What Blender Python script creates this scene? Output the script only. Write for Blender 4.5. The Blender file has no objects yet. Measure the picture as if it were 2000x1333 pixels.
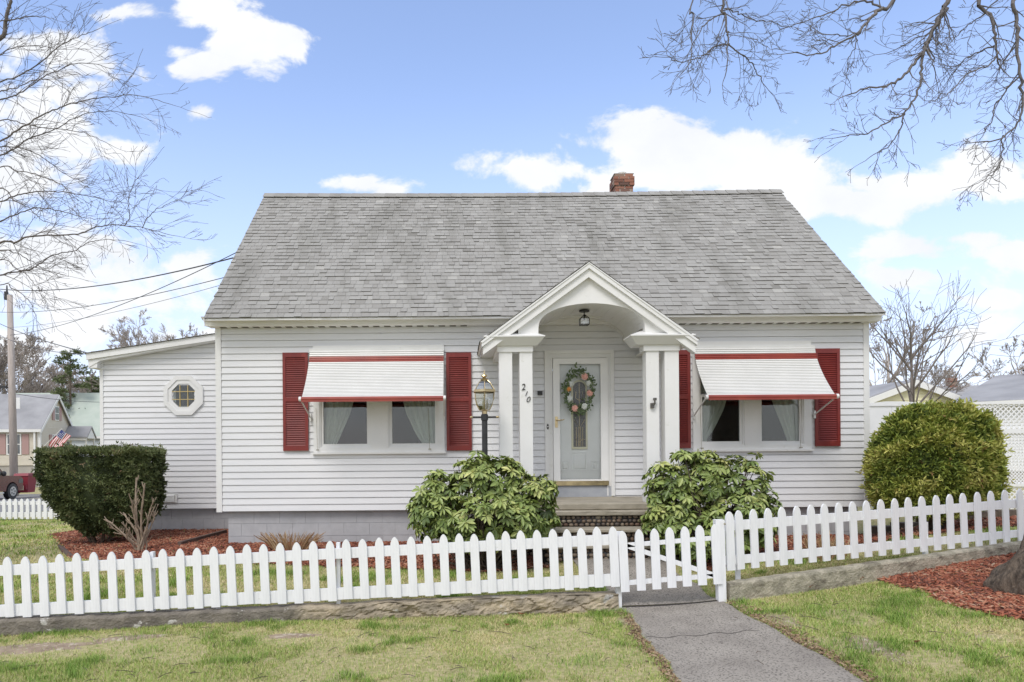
import bpy, math, random
import numpy as np
from mathutils import Vector, Matrix, Euler
random.seed(7); rng = np.random.default_rng(11)
S = bpy.context.scene
PI = math.pi; R = math.radians
# ------------------------------------------------------------------ camera
EYE = 1.7; FPX = 1333.0; PX, PY = 895.0, 876.0; ROLL = R(0.45)
cd = bpy.data.cameras.new('camera'); cam = bpy.data.objects.new('camera', cd); S.collection.objects.link(cam)
cam.location = (0, 0, EYE); cam.rotation_euler = (R(90), ROLL, 0)
cd.sensor_width = 36; cd.lens = FPX/2000*36; cd.shift_x = (1000-PX)/2000; cd.shift_y = (PY-666.5)/2000
cd.clip_start = 0.05; cd.clip_end = 3000; S.camera = cam
S.render.resolution_x = 1024; S.render.resolution_y = 682
S.view_settings.view_transform = 'Standard'; S.view_settings.look = 'None'
S.view_settings.exposure = 0.28; S.view_settings.gamma = 1
# ------------------------------------------------------------------ world
SUN_EL, SUN_AZ = R(52), R(205)     # azimuth clockwise from +Y
W = bpy.data.worlds.new('World'); S.world = W; W.use_nodes = True
nt = W.node_tree; nt.nodes.clear()
def wn(t, **k):
    n = nt.nodes.new(t)
    for a, b in k.items(): setattr(n, a, b)
    return n
def wm(op, a, b=None, c=None, clamp=False):
    n = nt.nodes.new('ShaderNodeMath'); n.operation = op; n.use_clamp = clamp
    for i, s in enumerate((a, b, c)):
        if s is None: continue
        if isinstance(s, (int, float)): n.inputs[i].default_value = s
        else: nt.links.new(s, n.inputs[i])
    return n.outputs[0]
sky = wn('ShaderNodeTexSky', sky_type='NISHITA', sun_disc=False, sun_elevation=SUN_EL, sun_rotation=SUN_AZ,
         air_density=1.0, dust_density=0.6, ozone_density=2.0)
tc = wn('ShaderNodeTexCoord'); sep = wn('ShaderNodeSeparateXYZ'); nt.links.new(tc.outputs['Generated'], sep.inputs[0])
dx, dy, dz = sep.outputs
ay = wm('ADD', wm('ABSOLUTE', dy), 0.12)
U = wm('DIVIDE', dx, wm('ADD', wm('ABSOLUTE', dy), 0.0001)); V = wm('DIVIDE', dz, wm('ADD', wm('ABSOLUTE', dy), 0.0001))
cmb = wn('ShaderNodeCombineXYZ'); nt.links.new(U, cmb.inputs[0]); nt.links.new(V, cmb.inputs[1])
def noise(scale, detail, rough=0.55, sx=1, sy=1, vec=None, dist=0.0, off=(0,0,0)):
    mp = wn('ShaderNodeMapping'); mp.inputs['Scale'].default_value = (sx, sy, 1); mp.inputs['Location'].default_value = off
    nt.links.new(vec or cmb.outputs[0], mp.inputs[0])
    n = wn('ShaderNodeTexNoise'); n.inputs['Scale'].default_value = scale; n.inputs['Detail'].default_value = detail
    n.inputs['Roughness'].default_value = rough; n.inputs['Distortion'].default_value = dist
    nt.links.new(mp.outputs[0], n.inputs['Vector']); return n.outputs['Fac']
N1 = noise(7.5, 10, 0.6, 1, 1.5, dist=0.25); N2 = noise(2.2, 6, 0.55, 1, 1.6, off=(3, 1, 0))
# cloud banks as they stand in this sky: (azimuth px, elevation px, half width, half height, weight)
BL = [(440,25,75,38,1),(505,75,95,50,1),(395,125,60,26,.9),(570,65,60,30,.8),(350,95,45,16,.55),(235,20,60,16,.5),(120,85,90,40,.85),(395,218,32,16,.5),
      (110,230,170,110,1.0),(240,290,62,40,.85),(40,350,140,90,.8),(180,560,260,120,.95),(350,520,80,60,.7),(40,480,120,60,.6),
      (720,356,105,30,.95),(1045,330,118,42,1.05),(1270,285,125,60,1.1),(1420,310,150,72,1.15),(1540,350,130,70,1.1),
      (1300,350,170,45,1.05),(1600,400,200,45,1.05),(1790,375,170,46,1.0),(1920,360,100,50,1.0),(1500,395,200,42,1.0),
      (1780,492,120,24,.8),(1880,475,80,16,.65),(1995,512,55,28,.9),(1820,550,110,22,.65),(1950,594,50,14,.55),(150,660,320,60,.7),(1190,375,60,30,.8),(1930,660,120,22,.4)]
acc = None
for (bx, by, rx, ry, w) in BL:
    a = wm('MULTIPLY', wm('SUBTRACT', U, (bx-PX)/FPX), FPX/(rx*1.15)); b = wm('MULTIPLY', wm('SUBTRACT', V, (PY-by)/FPX), FPX/(ry*1.15))
    d = wm('ADD', wm('MULTIPLY', a, a), wm('MULTIPLY', b, b))
    m = wm('MULTIPLY', wm('SUBTRACT', 1.0, wm('SQRT', d)), w)
    acc = m if acc is None else wm('MAXIMUM', acc, m)
acc = wm('MAXIMUM', acc, -1.2)
f = wm('ADD', wm('MULTIPLY', acc, 0.62), wm('MULTIPLY', wm('SUBTRACT', N1, 0.5), 2.5))
f = wm('ADD', f, wm('MULTIPLY', wm('SUBTRACT', N2, 0.5), 0.7))
mr = wn('ShaderNodeMapRange', interpolation_type='SMOOTHSTEP'); mr.inputs[1].default_value = -0.02; mr.inputs[2].default_value = 0.30
nt.links.new(f, mr.inputs[0]); front = mr.outputs[0]
# broken cloud added overhead and behind, out of view, to light the house front
N3 = noise(2.0, 7, 0.55, vec=tc.outputs['Generated'], off=(5, 2, 1))
mr2 = wn('ShaderNodeMapRange', interpolation_type='SMOOTHSTEP'); mr2.inputs[1].default_value = 0.36; mr2.inputs[2].default_value = 0.56
nt.links.new(N3, mr2.inputs[0])
hi = wn('ShaderNodeMapRange', interpolation_type='SMOOTHSTEP'); hi.inputs[1].default_value = 0.8; hi.inputs[2].default_value = 1.3
nt.links.new(wm('DIVIDE', dz, wm('MAXIMUM', dy, 0.02)), hi.inputs[0])
cl = wm('MAXIMUM', wm('MULTIPLY', front, wm('GREATER_THAN', dy, 0.0)), wm('MULTIPLY', mr2.outputs[0], wm('MAXIMUM', hi.outputs[0], wm('LESS_THAN', dy, 0.0))))
hz = wn('ShaderNodeMapRange', interpolation_type='SMOOTHSTEP'); hz.inputs[1].default_value = 0.5; hz.inputs[2].default_value = -0.02
hz.inputs[3].default_value = 0.0; hz.inputs[4].default_value = 0.78
nt.links.new(dz, hz.inputs[0])
skm = wn('ShaderNodeMix', data_type='RGBA', blend_type='MULTIPLY'); skm.inputs[0].default_value = 1
nt.links.new(sky.outputs[0], skm.inputs[6]); skm.inputs[7].default_value = (2.8, 2.48, 2.45, 1)
# low haze
hzm = wn('ShaderNodeMix', data_type='RGBA'); nt.links.new(hz.outputs[0], hzm.inputs[0]); nt.links.new(skm.outputs[2], hzm.inputs[6]); hzm.inputs[7].default_value = (5.9, 6.5, 8.8, 1)
# cloud shade
N4 = noise(5, 6, 0.55, 1, 1.3, off=(0.6, -0.35, 0))
crm = wn('ShaderNodeMix', data_type='RGBA'); nt.links.new(N4, crm.inputs[0]); crm.inputs[6].default_value = (6.4, 6.75, 7.3, 1); crm.inputs[7].default_value = (9.8, 9.8, 9.9, 1)
cm = wn('ShaderNodeMix', data_type='RGBA'); nt.links.new(cl, cm.inputs[0]); nt.links.new(hzm.outputs[2], cm.inputs[6]); nt.links.new(crm.outputs[2], cm.inputs[7])
bg = wn('ShaderNodeBackground'); bg.inputs[1].default_value = 0.1; nt.links.new(cm.outputs[2], bg.inputs[0])
wo = wn('ShaderNodeOutputWorld'); nt.links.new(bg.outputs[0], wo.inputs[0])
sl = bpy.data.lights.new('sun', 'SUN'); so = bpy.data.objects.new('sun', sl); S.collection.objects.link(so)
sl.energy = 1.6; sl.angle = R(22); sl.color = (1.0, 0.96, 0.9)
sd = Vector((math.sin(SUN_AZ)*math.cos(SUN_EL), math.cos(SUN_AZ)*math.cos(SUN_EL), math.sin(SUN_EL)))
so.rotation_euler = sd.to_track_quat('Z', 'Y').to_euler()
# ------------------------------------------------------------------ helpers
C = S.collection
def at(px, py, Y):
    u = (px-PX)/FPX; v = (PY-py)/FPX
    u0 = u*math.cos(ROLL)+v*math.sin(ROLL); v0 = -u*math.sin(ROLL)+v*math.cos(ROLL)
    return Vector((u0*Y, Y, EYE+v0*Y))
def wx(px, Y=10.7, py=800): return at(px, py, Y).x
def wz(px, py, Y=10.7): return at(px, py, Y).z
class MB:
    def __init__(s, org=(0,0,0)): s.v=[]; s.f=[]; s.t=[]; s.tone=0.5; s.mi=[]; s.m=0
    def add(s, vs, fs, tone=None):
        n=len(s.v); s.v.extend([tuple(p) for p in vs]); s.t.extend([s.tone if tone is None else tone]*len(vs))
        s.f.extend([tuple(i+n for i in f) for f in fs]); s.mi.extend([s.m]*len(fs))
    def box(s, x0,x1,y0,y1,z0,z1, rot=None, tone=None):
        c=Vector(((x0+x1)/2,(y0+y1)/2,(z0+z1)/2)); vs=[Vector((x,y,z)) for z in (z0,z1) for y in (y0,y1) for x in (x0,x1)]
        if rot is not None: vs=[c+rot@(p-c) for p in vs]
        s.add(vs,[(0,2,3,1),(4,5,7,6),(0,1,5,4),(2,6,7,3),(0,4,6,2),(1,3,7,5)],tone)
    def hexa(s, b, t, tone=None):   # bottom 4, top 4 (ccw)
        s.add(list(b)+list(t),[(3,2,1,0),(4,5,6,7),(0,1,5,4),(1,2,6,5),(2,3,7,6),(3,0,4,7)],tone)
    def prism(s, poly, axis, a0, a1, tone=None):   # poly of 2d pts; axis 'x','y','z'
        def P(p,a):
            return {'x':(a,p[0],p[1]),'y':(p[0],a,p[1]),'z':(p[0],p[1],a)}[axis]
        n=len(poly); vs=[P(p,a0) for p in poly]+[P(p,a1) for p in poly]
        fs=[tuple(range(n)),tuple(range(2*n-1,n-1,-1))]+[(i,(i+1)%n,n+(i+1)%n,n+i) for i in range(n)]
        s.add(vs,fs,tone)
    def ring(s, outer, inner, axis, a0, a1, tone=None):
        def P(p,a): return {'x':(a,p[0],p[1]),'y':(p[0],a,p[1]),'z':(p[0],p[1],a)}[axis]
        n=len(outer); vs=[P(p,a0) for p in outer]+[P(p,a0) for p in inner]+[P(p,a1) for p in outer]+[P(p,a1) for p in inner]
        fs=[]
        for i in range(n):
            j=(i+1)%n
            fs+=[(i,j,n+j,n+i),(2*n+i,3*n+i,3*n+j,2*n+j),(i,2*n+i,2*n+j,j),(n+i,n+j,3*n+j,3*n+i)]
        s.add(vs,fs,tone)
    def tube(s, pts, rad, n=8, cap=True, tone=None):
        pts=[Vector(p) for p in pts]; k=len(pts)
        if isinstance(rad,(int,float)): rad=[rad]*k
        vs=[]; up=Vector((0,0,1))
        for i,p in enumerate(pts):
            d=(pts[min(i+1,k-1)]-pts[max(i-1,0)]).normalized()
            a=d.cross(up if abs(d.z)<.95 else Vector((1,0,0))).normalized(); b=d.cross(a)
            for j in range(n):
                t=2*PI*j/n; vs.append(p+(a*math.cos(t)+b*math.sin(t))*rad[i])
        fs=[]
        for i in range(k-1):
            for j in range(n):
                fs.append((i*n+j,i*n+(j+1)%n,(i+1)*n+(j+1)%n,(i+1)*n+j))
        if cap: fs+= [tuple(range(n-1,-1,-1)),tuple(range((k-1)*n,k*n))]
        s.add(vs,fs,tone)
    def lathe(s, prof, cx, cy, n=16, tone=None, a0=0):
        vs=[]; k=len(prof)
        for r,z in prof:
            for j in range(n):
                t=2*PI*j/n+a0; vs.append((cx+r*math.cos(t),cy+r*math.sin(t),z))
        fs=[(i*n+j,i*n+(j+1)%n,(i+1)*n+(j+1)%n,(i+1)*n+j) for i in range(k-1) for j in range(n)]
        fs+=[tuple(range(n-1,-1,-1)),tuple(range((k-1)*n,k*n))]
        s.add(vs,fs,tone)
    def ball(s, c, r, n=8, m=6, sq=(1,1,1), tone=None):
        vs=[(c[0],c[1],c[2]+r*sq[2])]
        for i in range(1,m):
            ph=PI*i/m
            for j in range(n):
                t=2*PI*j/n; vs.append((c[0]+r*sq[0]*math.sin(ph)*math.cos(t),c[1]+r*sq[1]*math.sin(ph)*math.sin(t),c[2]+r*sq[2]*math.cos(ph)))
        vs.append((c[0],c[1],c[2]-r*sq[2])); fs=[(0,1+j,1+(j+1)%n) for j in range(n)]
        for i in range(m-2):
            for j in range(n): fs.append((1+i*n+j,1+(i+1)*n+j,1+(i+1)*n+(j+1)%n,1+i*n+(j+1)%n))
        L=len(vs)-1; fs+=[(L,1+(m-2)*n+(j+1)%n,1+(m-2)*n+j) for j in range(n)]
        s.add(vs,fs,tone)
    def build(s, name, mats, parent=None, smooth=False, at_world=True):
        me=bpy.data.meshes.new(name); v=np.array(s.v,dtype=np.float64)
        if parent is not None: v=v-np.array(org(parent))
        me.from_pydata(v.tolist(),[],s.f)
        a=me.attributes.new('tone','FLOAT','POINT'); a.data.foreach_set('value',np.array(s.t,dtype=np.float32))
        if not isinstance(mats,(list,tuple)): mats=[mats]
        for m in mats: me.materials.append(m)
        if len(mats)>1: me.polygons.foreach_set('material_index',s.mi)
        if smooth: me.polygons.foreach_set('use_smooth',[True]*len(me.polygons))
        me.update(); o=bpy.data.objects.new(name,me); C.objects.link(o)
        if parent is not None: o.parent=parent
        return o
def npmesh(name, verts, faces, tone, mat, parent=None, smooth=False):
    """verts (N,3), faces (M,k) array of uniform k"""
    me=bpy.data.meshes.new(name); v=np.asarray(verts,dtype=np.float32)
    if parent is not None: v=v-np.array(org(parent),dtype=np.float32)
    k=faces.shape[1]; m=len(faces)
    me.vertices.add(len(v)); me.vertices.foreach_set('co',v.ravel())
    me.loops.add(m*k); me.loops.foreach_set('vertex_index',faces.ravel().astype(np.int32))
    me.polygons.add(m); me.polygons.foreach_set('loop_start',np.arange(0,m*k,k,dtype=np.int32))
    try: me.polygons.foreach_set('loop_total',np.full(m,k,dtype=np.int32))
    except Exception: pass
    if smooth: me.polygons.foreach_set('use_smooth',np.ones(m,dtype=bool))
    a=me.attributes.new('tone','FLOAT','POINT'); a.data.foreach_set('value',np.asarray(tone,dtype=np.float32))
    me.materials.append(mat); me.update(calc_edges=True); me.validate()
    o=bpy.data.objects.new(name,me); C.objects.link(o)
    if parent is not None: o.parent=parent
    return o
def org(o):
    p=Vector((0,0,0))
    while o is not None: p+=o.location; o=o.parent
    return p
def tag(o, label=None, cat=None, group=None, kind=None):
    if label: o['label']=label
    if cat: o['category']=cat
    if group: o['group']=group
    if kind: o['kind']=kind
    return o
def thing(name, loc, label, cat, group=None, kind=None):
    o=bpy.data.objects.new(name,None); C.objects.link(o); o.location=loc; o.empty_display_size=.1
    return tag(o,label,cat,group,kind)
def single(mb, name, mat, loc, label, cat, group=None, smooth=False):
    """a top level thing that is one mesh, origin at loc"""
    L=Vector(loc); mb.v=[(p[0]-L.x,p[1]-L.y,p[2]-L.z) for p in mb.v]
    o=mb.build(name,mat,None,smooth); o.location=L; return tag(o,label,cat,group)
def struct(o): o['kind']='structure'; return o
def cp(o, parent=None):
    c=o.copy(); C.objects.link(c); c.parent=parent
    for ch in list(o.children): cp(ch,c)
    return c
# ------------------------------------------------------------------ materials
def mat(name, c1, c2=None, rough=0.6, scale=5, detail=5, bump=0, bscale=None, tone=None, metal=0, spec=0.5,
        lo=0.35, hi=0.65, c3=None, s3=1.0, lo3=0.5, hi3=0.7, stretch=(1,1,1), coat=0, st3=(1,1,1), bdist=0.01, sheen=0):
    m=bpy.data.materials.new(name); m.use_nodes=True; t=m.node_tree; n=t.nodes; l=t.links
    b=n['Principled BSDF']; b.inputs['Roughness'].default_value=rough; b.inputs['Metallic'].default_value=metal
    b.inputs['Specular IOR Level'].default_value=spec
    if coat: b.inputs['Coat Weight'].default_value=coat
    tcn=n.new('ShaderNodeTexCoord')
    def nz(sc,st,det=detail):
        mp=n.new('ShaderNodeMapping'); mp.inputs['Scale'].default_value=st; l.new(tcn.outputs['Object'],mp.inputs[0])
        q=n.new('ShaderNodeTexNoise'); q.inputs['Scale'].default_value=sc; q.inputs['Detail'].default_value=det; q.inputs['Roughness'].default_value=.6
        l.new(mp.outputs[0],q.inputs['Vector']); return q.outputs['Fac']
    def mrn(src,a,bb):
        q=n.new('ShaderNodeMapRange'); q.inputs[1].default_value=a; q.inputs[2].default_value=bb; l.new(src,q.inputs[0]); return q.outputs[0]
    def mix(fac,a,bb,mode='MIX'):
        q=n.new('ShaderNodeMix'); q.data_type='RGBA'; q.blend_type=mode
        if isinstance(fac,float): q.inputs[0].default_value=fac
        else: l.new(fac,q.inputs[0])
        for i,s in ((6,a),(7,bb)):
            if isinstance(s,tuple): q.inputs[i].default_value=(*s,1)
            else: l.new(s,q.inputs[i])
        return q.outputs[2]
    col=c1
    if c2: col=mix(mrn(nz(scale,stretch),lo,hi),c1,c2)
    if tone:   # (dark colour, light colour, strength): per-piece variation carried by the mesh
        at_=n.new('ShaderNodeAttribute'); at_.attribute_name='tone'
        q=n.new('ShaderNodeValToRGB'); els=q.color_ramp.elements
        els[0].position=0; els[0].color=(*tone[0],1); els[1].position=1; els[1].color=(*tone[-1],1)
        for i,cc in enumerate(tone[1:-1]):
            e=els.new((i+1)/(len(tone)-1)); e.color=(*cc,1)
        l.new(at_.outputs['Fac'],q.inputs[0])
        col=q.outputs[0] if not c2 else mix(1.0,col,q.outputs[0],'MULTIPLY')
    if c3: col=mix(mrn(nz(s3,st3),lo3,hi3),col,c3)
    if isinstance(col,tuple): b.inputs['Base Color'].default_value=(*col,1)
    else: l.new(col,b.inputs['Base Color'])
    if bump:
        bp=n.new('ShaderNodeBump'); bp.inputs['Strength'].default_value=bump; bp.inputs['Distance'].default_value=bdist
        l.new(nz(bscale or scale*4,stretch,8),bp.inputs['Height']); l.new(bp.outputs[0],b.inputs['Normal'])
    return m
def glassmat(name, refl=0.18, tint=(0.9,0.95,0.93), rough=0.0):
    m=bpy.data.materials.new(name); m.use_nodes=True; t=m.node_tree; n=t.nodes; l=t.links; n.clear()
    ior=1.28 if name=='storm_glass' else 1.5
    o=n.new('ShaderNodeOutputMaterial'); tr=n.new('ShaderNodeBsdfTransparent'); tr.inputs[0].default_value=(*tint,1)
    g=n.new('ShaderNodeBsdfGlossy'); g.inputs['Roughness'].default_value=rough
    bp=n.new('ShaderNodeBump'); bp.inputs['Strength'].default_value=.12; bp.inputs['Distance'].default_value=.02
    nz=n.new('ShaderNodeTexNoise'); nz.inputs['Scale'].default_value=3; l.new(nz.outputs['Fac'],bp.inputs['Height']); l.new(bp.outputs[0],g.inputs['Normal'])
    fr=n.new('ShaderNodeFresnel'); fr.inputs[0].default_value=ior
    ad=n.new('ShaderNodeMath'); ad.operation='ADD'; ad.use_clamp=True; ad.inputs[1].default_value=refl; l.new(fr.outputs[0],ad.inputs[0])
    mx=n.new('ShaderNodeMixShader'); l.new(ad.outputs[0],mx.inputs[0]); l.new(tr.outputs[0],mx.inputs[1]); l.new(g.outputs[0],mx.inputs[2]); l.new(mx.outputs[0],o.inputs[0])
    return m
M=dict(
 siding=mat('vinyl_siding',(.715,.722,.737),(.765,.77,.78),.5,scale=1.3,detail=4,stretch=(.6,1,3),c3=(.64,.65,.63),s3=5,lo3=.62,hi3=.85,st3=(.3,1,3),bump=.05,bscale=60),
 trim=mat('white_trim',(.80,.80,.79),(.74,.74,.72),.5,scale=2,lo=.4,hi=.8,c3=(.62,.62,.56),s3=9,lo3=.64,hi3=.82,bump=.04,bscale=40),
 fence=mat('fence_paint',(.84,.85,.87),(.74,.75,.77),.55,scale=9,lo=.42,hi=.75,stretch=(4,4,.5),c3=(.46,.43,.36),s3=11,lo3=.66,hi3=.80,bump=.08,bscale=90),
 fencefar=mat('far_fence_paint',(.82,.83,.84),(.75,.76,.76),.6,scale=3),
 louver=mat('shutter_paint',(.225,.028,.022),(.18,.022,.02),.45,scale=3,c3=(.33,.05,.04),s3=8,lo3=.6,hi3=.8),
 stripe=mat('red_awning_metal',(.32,.055,.035),(.25,.04,.03),.35,scale=4,spec=.6),
 gap=mat('slat_shadow_gap',(.52,.52,.50),None,.8),
 awn=mat('awning_metal',(.82,.82,.80),(.75,.75,.73),.4,scale=3,c3=(.50,.49,.44),s3=26,lo3=.71,hi3=.80,st3=(.6,1,2)),
 shingle=mat('asphalt_shingle',(.92,.92,.92),(1,1,1),.9,scale=40,detail=6,tone=((.225,.217,.198),(.295,.285,.265),(.325,.317,.297),(.35,.343,.322),(.41,.40,.37)),
             c3=(.17,.165,.145),s3=1.0,lo3=.49,hi3=.82,st3=(1.5,.35,.35),bump=.5,bscale=220,bdist=.004),
 block=mat('painted_block',(.40,.405,.42),(.46,.465,.48),.7,scale=5,c3=(.32,.32,.32),s3=3,lo3=.6,hi3=.8,bump=.4,bscale=70,bdist=.006),
 mortar=mat('mortar',(.62,.60,.55),(.48,.46,.42),.9,scale=20,bump=.5),
 brick=mat('chimney_brick',(.9,.9,.9),(1,1,1),.85,scale=30,tone=((.09,.07,.06),(.25,.10,.065),(.34,.15,.10),(.36,.28,.21),(.19,.09,.07)),bump=.5,bscale=90),
 conc=mat('weathered_concrete',(.46,.42,.33),(.29,.27,.205),.9,scale=9,detail=14,lo=.42,hi=.6,c3=(.15,.13,.10),s3=4,lo3=.52,hi3=.66,st3=(1,1,2),bump=1,bscale=45,bdist=.02),
 stepc=mat('step_concrete',(.40,.36,.29),(.31,.28,.22),.9,scale=5,detail=9,c3=(.17,.15,.12),s3=3,lo3=.56,hi3=.75,st3=(.6,1,5),bump=.5,bscale=50,bdist=.008),
 curb=mat('old_wall_concrete',(.27,.245,.21),(.165,.15,.13),.9,scale=6,detail=14,lo=.40,hi=.62,tone=((.85,.83,.80),(1.9,1.75,1.45)),c3=(.52,.50,.46),s3=5,lo3=.62,hi3=.66,st3=(.9,1,1.3),bump=.7,bscale=35,bdist=.03),
 cobble=mat('cobble_stone',(.85,.85,.85),(1,1,1),.6,scale=20,tone=((.06,.055,.055),(.17,.12,.085),(.24,.19,.14),(.13,.075,.05),(.30,.26,.20)),bump=.3,bscale=60),
 butt=mat('shingle_butt_edge',(.10,.096,.088),(.15,.145,.13),.95,scale=30),  # dark asphalt edges; the colour also draws the shadow lines between courses
 dark=mat('black_metal',(.02,.02,.022),(.035,.035,.038),.5,scale=10,bump=.1),
 brass=mat('brass',(.66,.54,.32),(.45,.36,.22),.32,scale=9,metal=1),
 interior=mat('dim_interior',(.045,.045,.04),(.03,.03,.028),.9,scale=1),
 curtain=mat('sheer_curtain',(.86,.87,.83),(.80,.81,.77),.9,scale=3),
 door=mat('door_paint',(.86,.86,.85),(.82,.82,.81),.4,scale=3),
 cream=mat('cream_trim',(.72,.68,.50),None,.5),
 lead=mat('leaded_glass',(.05,.05,.05),(.17,.16,.155),.25,scale=60,lo=.3,hi=.7,bump=.5,bscale=80),
 glass=glassmat('window_glass',.04,(.85,.88,.86)),
 doorglass=glassmat('storm_glass',.0,(.97,.98,.98)),
 lampglass=glassmat('lantern_glass',.16,(.93,.95,.94)),
 bark=mat('grey_bark',(.20,.155,.115),(.06,.046,.036),.9,scale=14,detail=10,stretch=(2,2,.7),bump=1,bscale=18,bdist=.05),
 twig=mat('twig_bark',(.17,.155,.15),(.11,.10,.10),.9,scale=6),
 twigl=mat('pale_twig_bark',(.24,.205,.185),(.16,.14,.125),.9,scale=6),
 twigd=mat('dark_twig_bark',(.15,.13,.12),(.10,.09,.085),.9,scale=6),
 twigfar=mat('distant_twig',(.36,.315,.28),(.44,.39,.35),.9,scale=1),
 stub=mat('cut_stem',(.38,.30,.22),(.26,.20,.15),.8,scale=12,bump=.4),
 rhodo=mat('rhododendron_leaf',(.80,.80,.80),(1,1,1),.42,scale=6,tone=((.07,.11,.025),(.15,.215,.05),(.26,.335,.09),(.42,.47,.15),(.60,.59,.23)),spec=.5),
 yew=mat('yew_needles',(.8,.8,.8),(1,1,1),.6,scale=7,tone=((.04,.06,.02),(.10,.13,.042),(.17,.21,.075),(.26,.29,.13),(.32,.20,.12))),
 arb=mat('arborvitae_spray',(.8,.8,.8),(1,1,1),.65,scale=5,tone=((.08,.12,.02),(.22,.29,.045),(.40,.44,.08),(.62,.60,.17),(.36,.21,.09))),
 grass=mat('grass_blade',(.82,.82,.82),(1,1,1),.7,scale=.8,detail=6,tone=((.11,.23,.025),(.22,.35,.05),(.36,.46,.10),(.57,.53,.21),(.72,.61,.35))),
 soil=mat('lawn_soil',(.29,.29,.11),(.44,.37,.21),.95,scale=22,detail=9,lo=.42,hi=.58,c3=(.42,.34,.24),s3=.8,lo3=.60,hi3=.70,bump=.6,bscale=40,bdist=.02),
 mulchbase=mat('mulch_bed',(.16,.045,.022),(.09,.035,.02),.95,scale=18,bump=.9,bscale=60,bdist=.02),
 mulch=mat('mulch_chip',(.85,.85,.85),(1,1,1),.85,scale=10,tone=((.12,.05,.035),(.27,.08,.045),(.42,.14,.075),(.52,.25,.15),(.58,.44,.31))),
 asphalt=mat('worn_asphalt',(.345,.315,.275),(.26,.235,.205),.9,scale=2.4,detail=8,c3=(.12,.105,.09),s3=60,lo3=.52,hi3=.60,bump=.6,bscale=160,bdist=.006),
 road=mat('street_asphalt',(.24,.235,.225),(.19,.185,.18),.9,scale=.6,detail=8),
 leaf=mat('dead_leaf',(.34,.17,.07),(.20,.09,.04),.8,scale=20),
 lattice=mat('white_vinyl',(.80,.81,.82),(.74,.75,.77),.5,scale=2),
)
# ------------------------------------------------------------------ terrain
def lerp(x, pts):
    if x<=pts[0][0]: return pts[0][1]
    for (a,b),(c,d) in zip(pts,pts[1:]):
        if x<=c: return b+(d-b)*(x-a)/(c-a)
    return pts[-1][1]
def Fy(x): return 7.05 if x<2.75 else 7.02+(min(x,14)-2.75)*.27
ZF=[(-9,-.32),(-4.76,-.20),(-2.6,-.085),(1.6,.0),(2.0,.02),(2.75,.09),(4.2,.16),(6.6,.40),(10,.5)]
ZWL=[(-12,-.26),(-4.76,-.04),(1.6,.195)]
ZWR=[(2.75,.275),(4.13,.357),(6.6,.52),(9,.64),(14,.8)]
AN=[]
for x in np.arange(-9,1.7,1.0): AN.append((x,7.3,lerp(x,ZWL)-.03)); AN.append((x,8.6,lerp(x,ZWL)*.5+.06))
for x in np.arange(1.7,2.8,.35): AN+= [(x,7.3,.05),(x,7.9,.12),(x,8.7,.235)]
for x in np.arange(3,10,.8): AN.append((x,Fy(x)+.2,lerp(x,ZWR)-.035)); AN.append((x,Fy(x)+.6,lerp(x,ZWR)-.035))
for x in np.arange(-4,7,1.0): AN.append((x,10.6,.21 if x<3 else .27)); AN.append((x,12,.2))
for x,y,z in ((-5,10,.14),(-5,13,.15),(-7,12,.13),(-7,10,.08),(-9,13,.0),(-11,16,-.12),(-13,20,-.28),(-16,20,-.32),(-20,28,-.55),(-25,37,-.72),(-30,45,-.6),(-16,36,-.7),(-40,40,-.7),(-30,28,-.6),
              (8,12,.5),(9,14,.45),(15,15,.5),(20,30,.3),(0,20,.2),(0,40,0),(40,60,0),(-60,80,-.5),(100,100,0)): AN.append((x,y,z))
AN=np.array(AN)
def zback(x,y):
    d2=(AN[:,0]-x)**2+(AN[:,1]-y)**2+.05; w=d2**-2.0
    return float((w*AN[:,2]).sum()/w.sum())
def zfront(x,y):
    d=max(0,Fy(x)-y); k=max(0,1-d/6.0); return lerp(x,ZF)*k*k*(3-2*k)
def gz(x,y):
    t=(y-Fy(x)-.03)/.08; t=min(1,max(0,t))
    if t==0: return zfront(x,y)
    if t==1: return zback(x,y)
    return zfront(x,y)*(1-t)+zback(x,y)*t
def gnd(px,py):
    lo,hi=2.0,80.0; Y=lo
    while Y<hi:
        p=at(px,py,Y)
        if p.z<=gz(p.x,p.y): return Vector((p.x,p.y,gz(p.x,p.y)))
        Y+=.02 if Y<16 else .2
    return at(px,py,hi)
xs=sorted(set([-900,-300,-120,-80,-60]+list(range(-50,-10,2))+[round(v,3) for v in np.arange(-10,10.01,.2)]+[11,12,13,14,16,19,23,30,45,80,150,400,900]))
ts=sorted(set([-60,-20,-10,-6.5]+[round(v,3) for v in np.arange(-6,-.2,.25)]+[-.1,0,.03,.07,.11,.2,.35,.5]+[round(v,3) for v in np.arange(.7,7,.25)]+[7.5,8,9,10,11,12,13,15,17,20,23,26,29,32,36,40,45,60,90,150,300,900]))
gv=[(x,Fy(x)+t,gz(x,Fy(x)+t)) for t in ts for x in xs]; nx=len(xs)
gf=[(j*nx+i,j*nx+i+1,(j+1)*nx+i+1,(j+1)*nx+i) for j in range(len(ts)-1) for i in range(nx-1)]
g=MB(); g.add(gv,gf); struct(g.build('ground',M['soil'],smooth=True))
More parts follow.
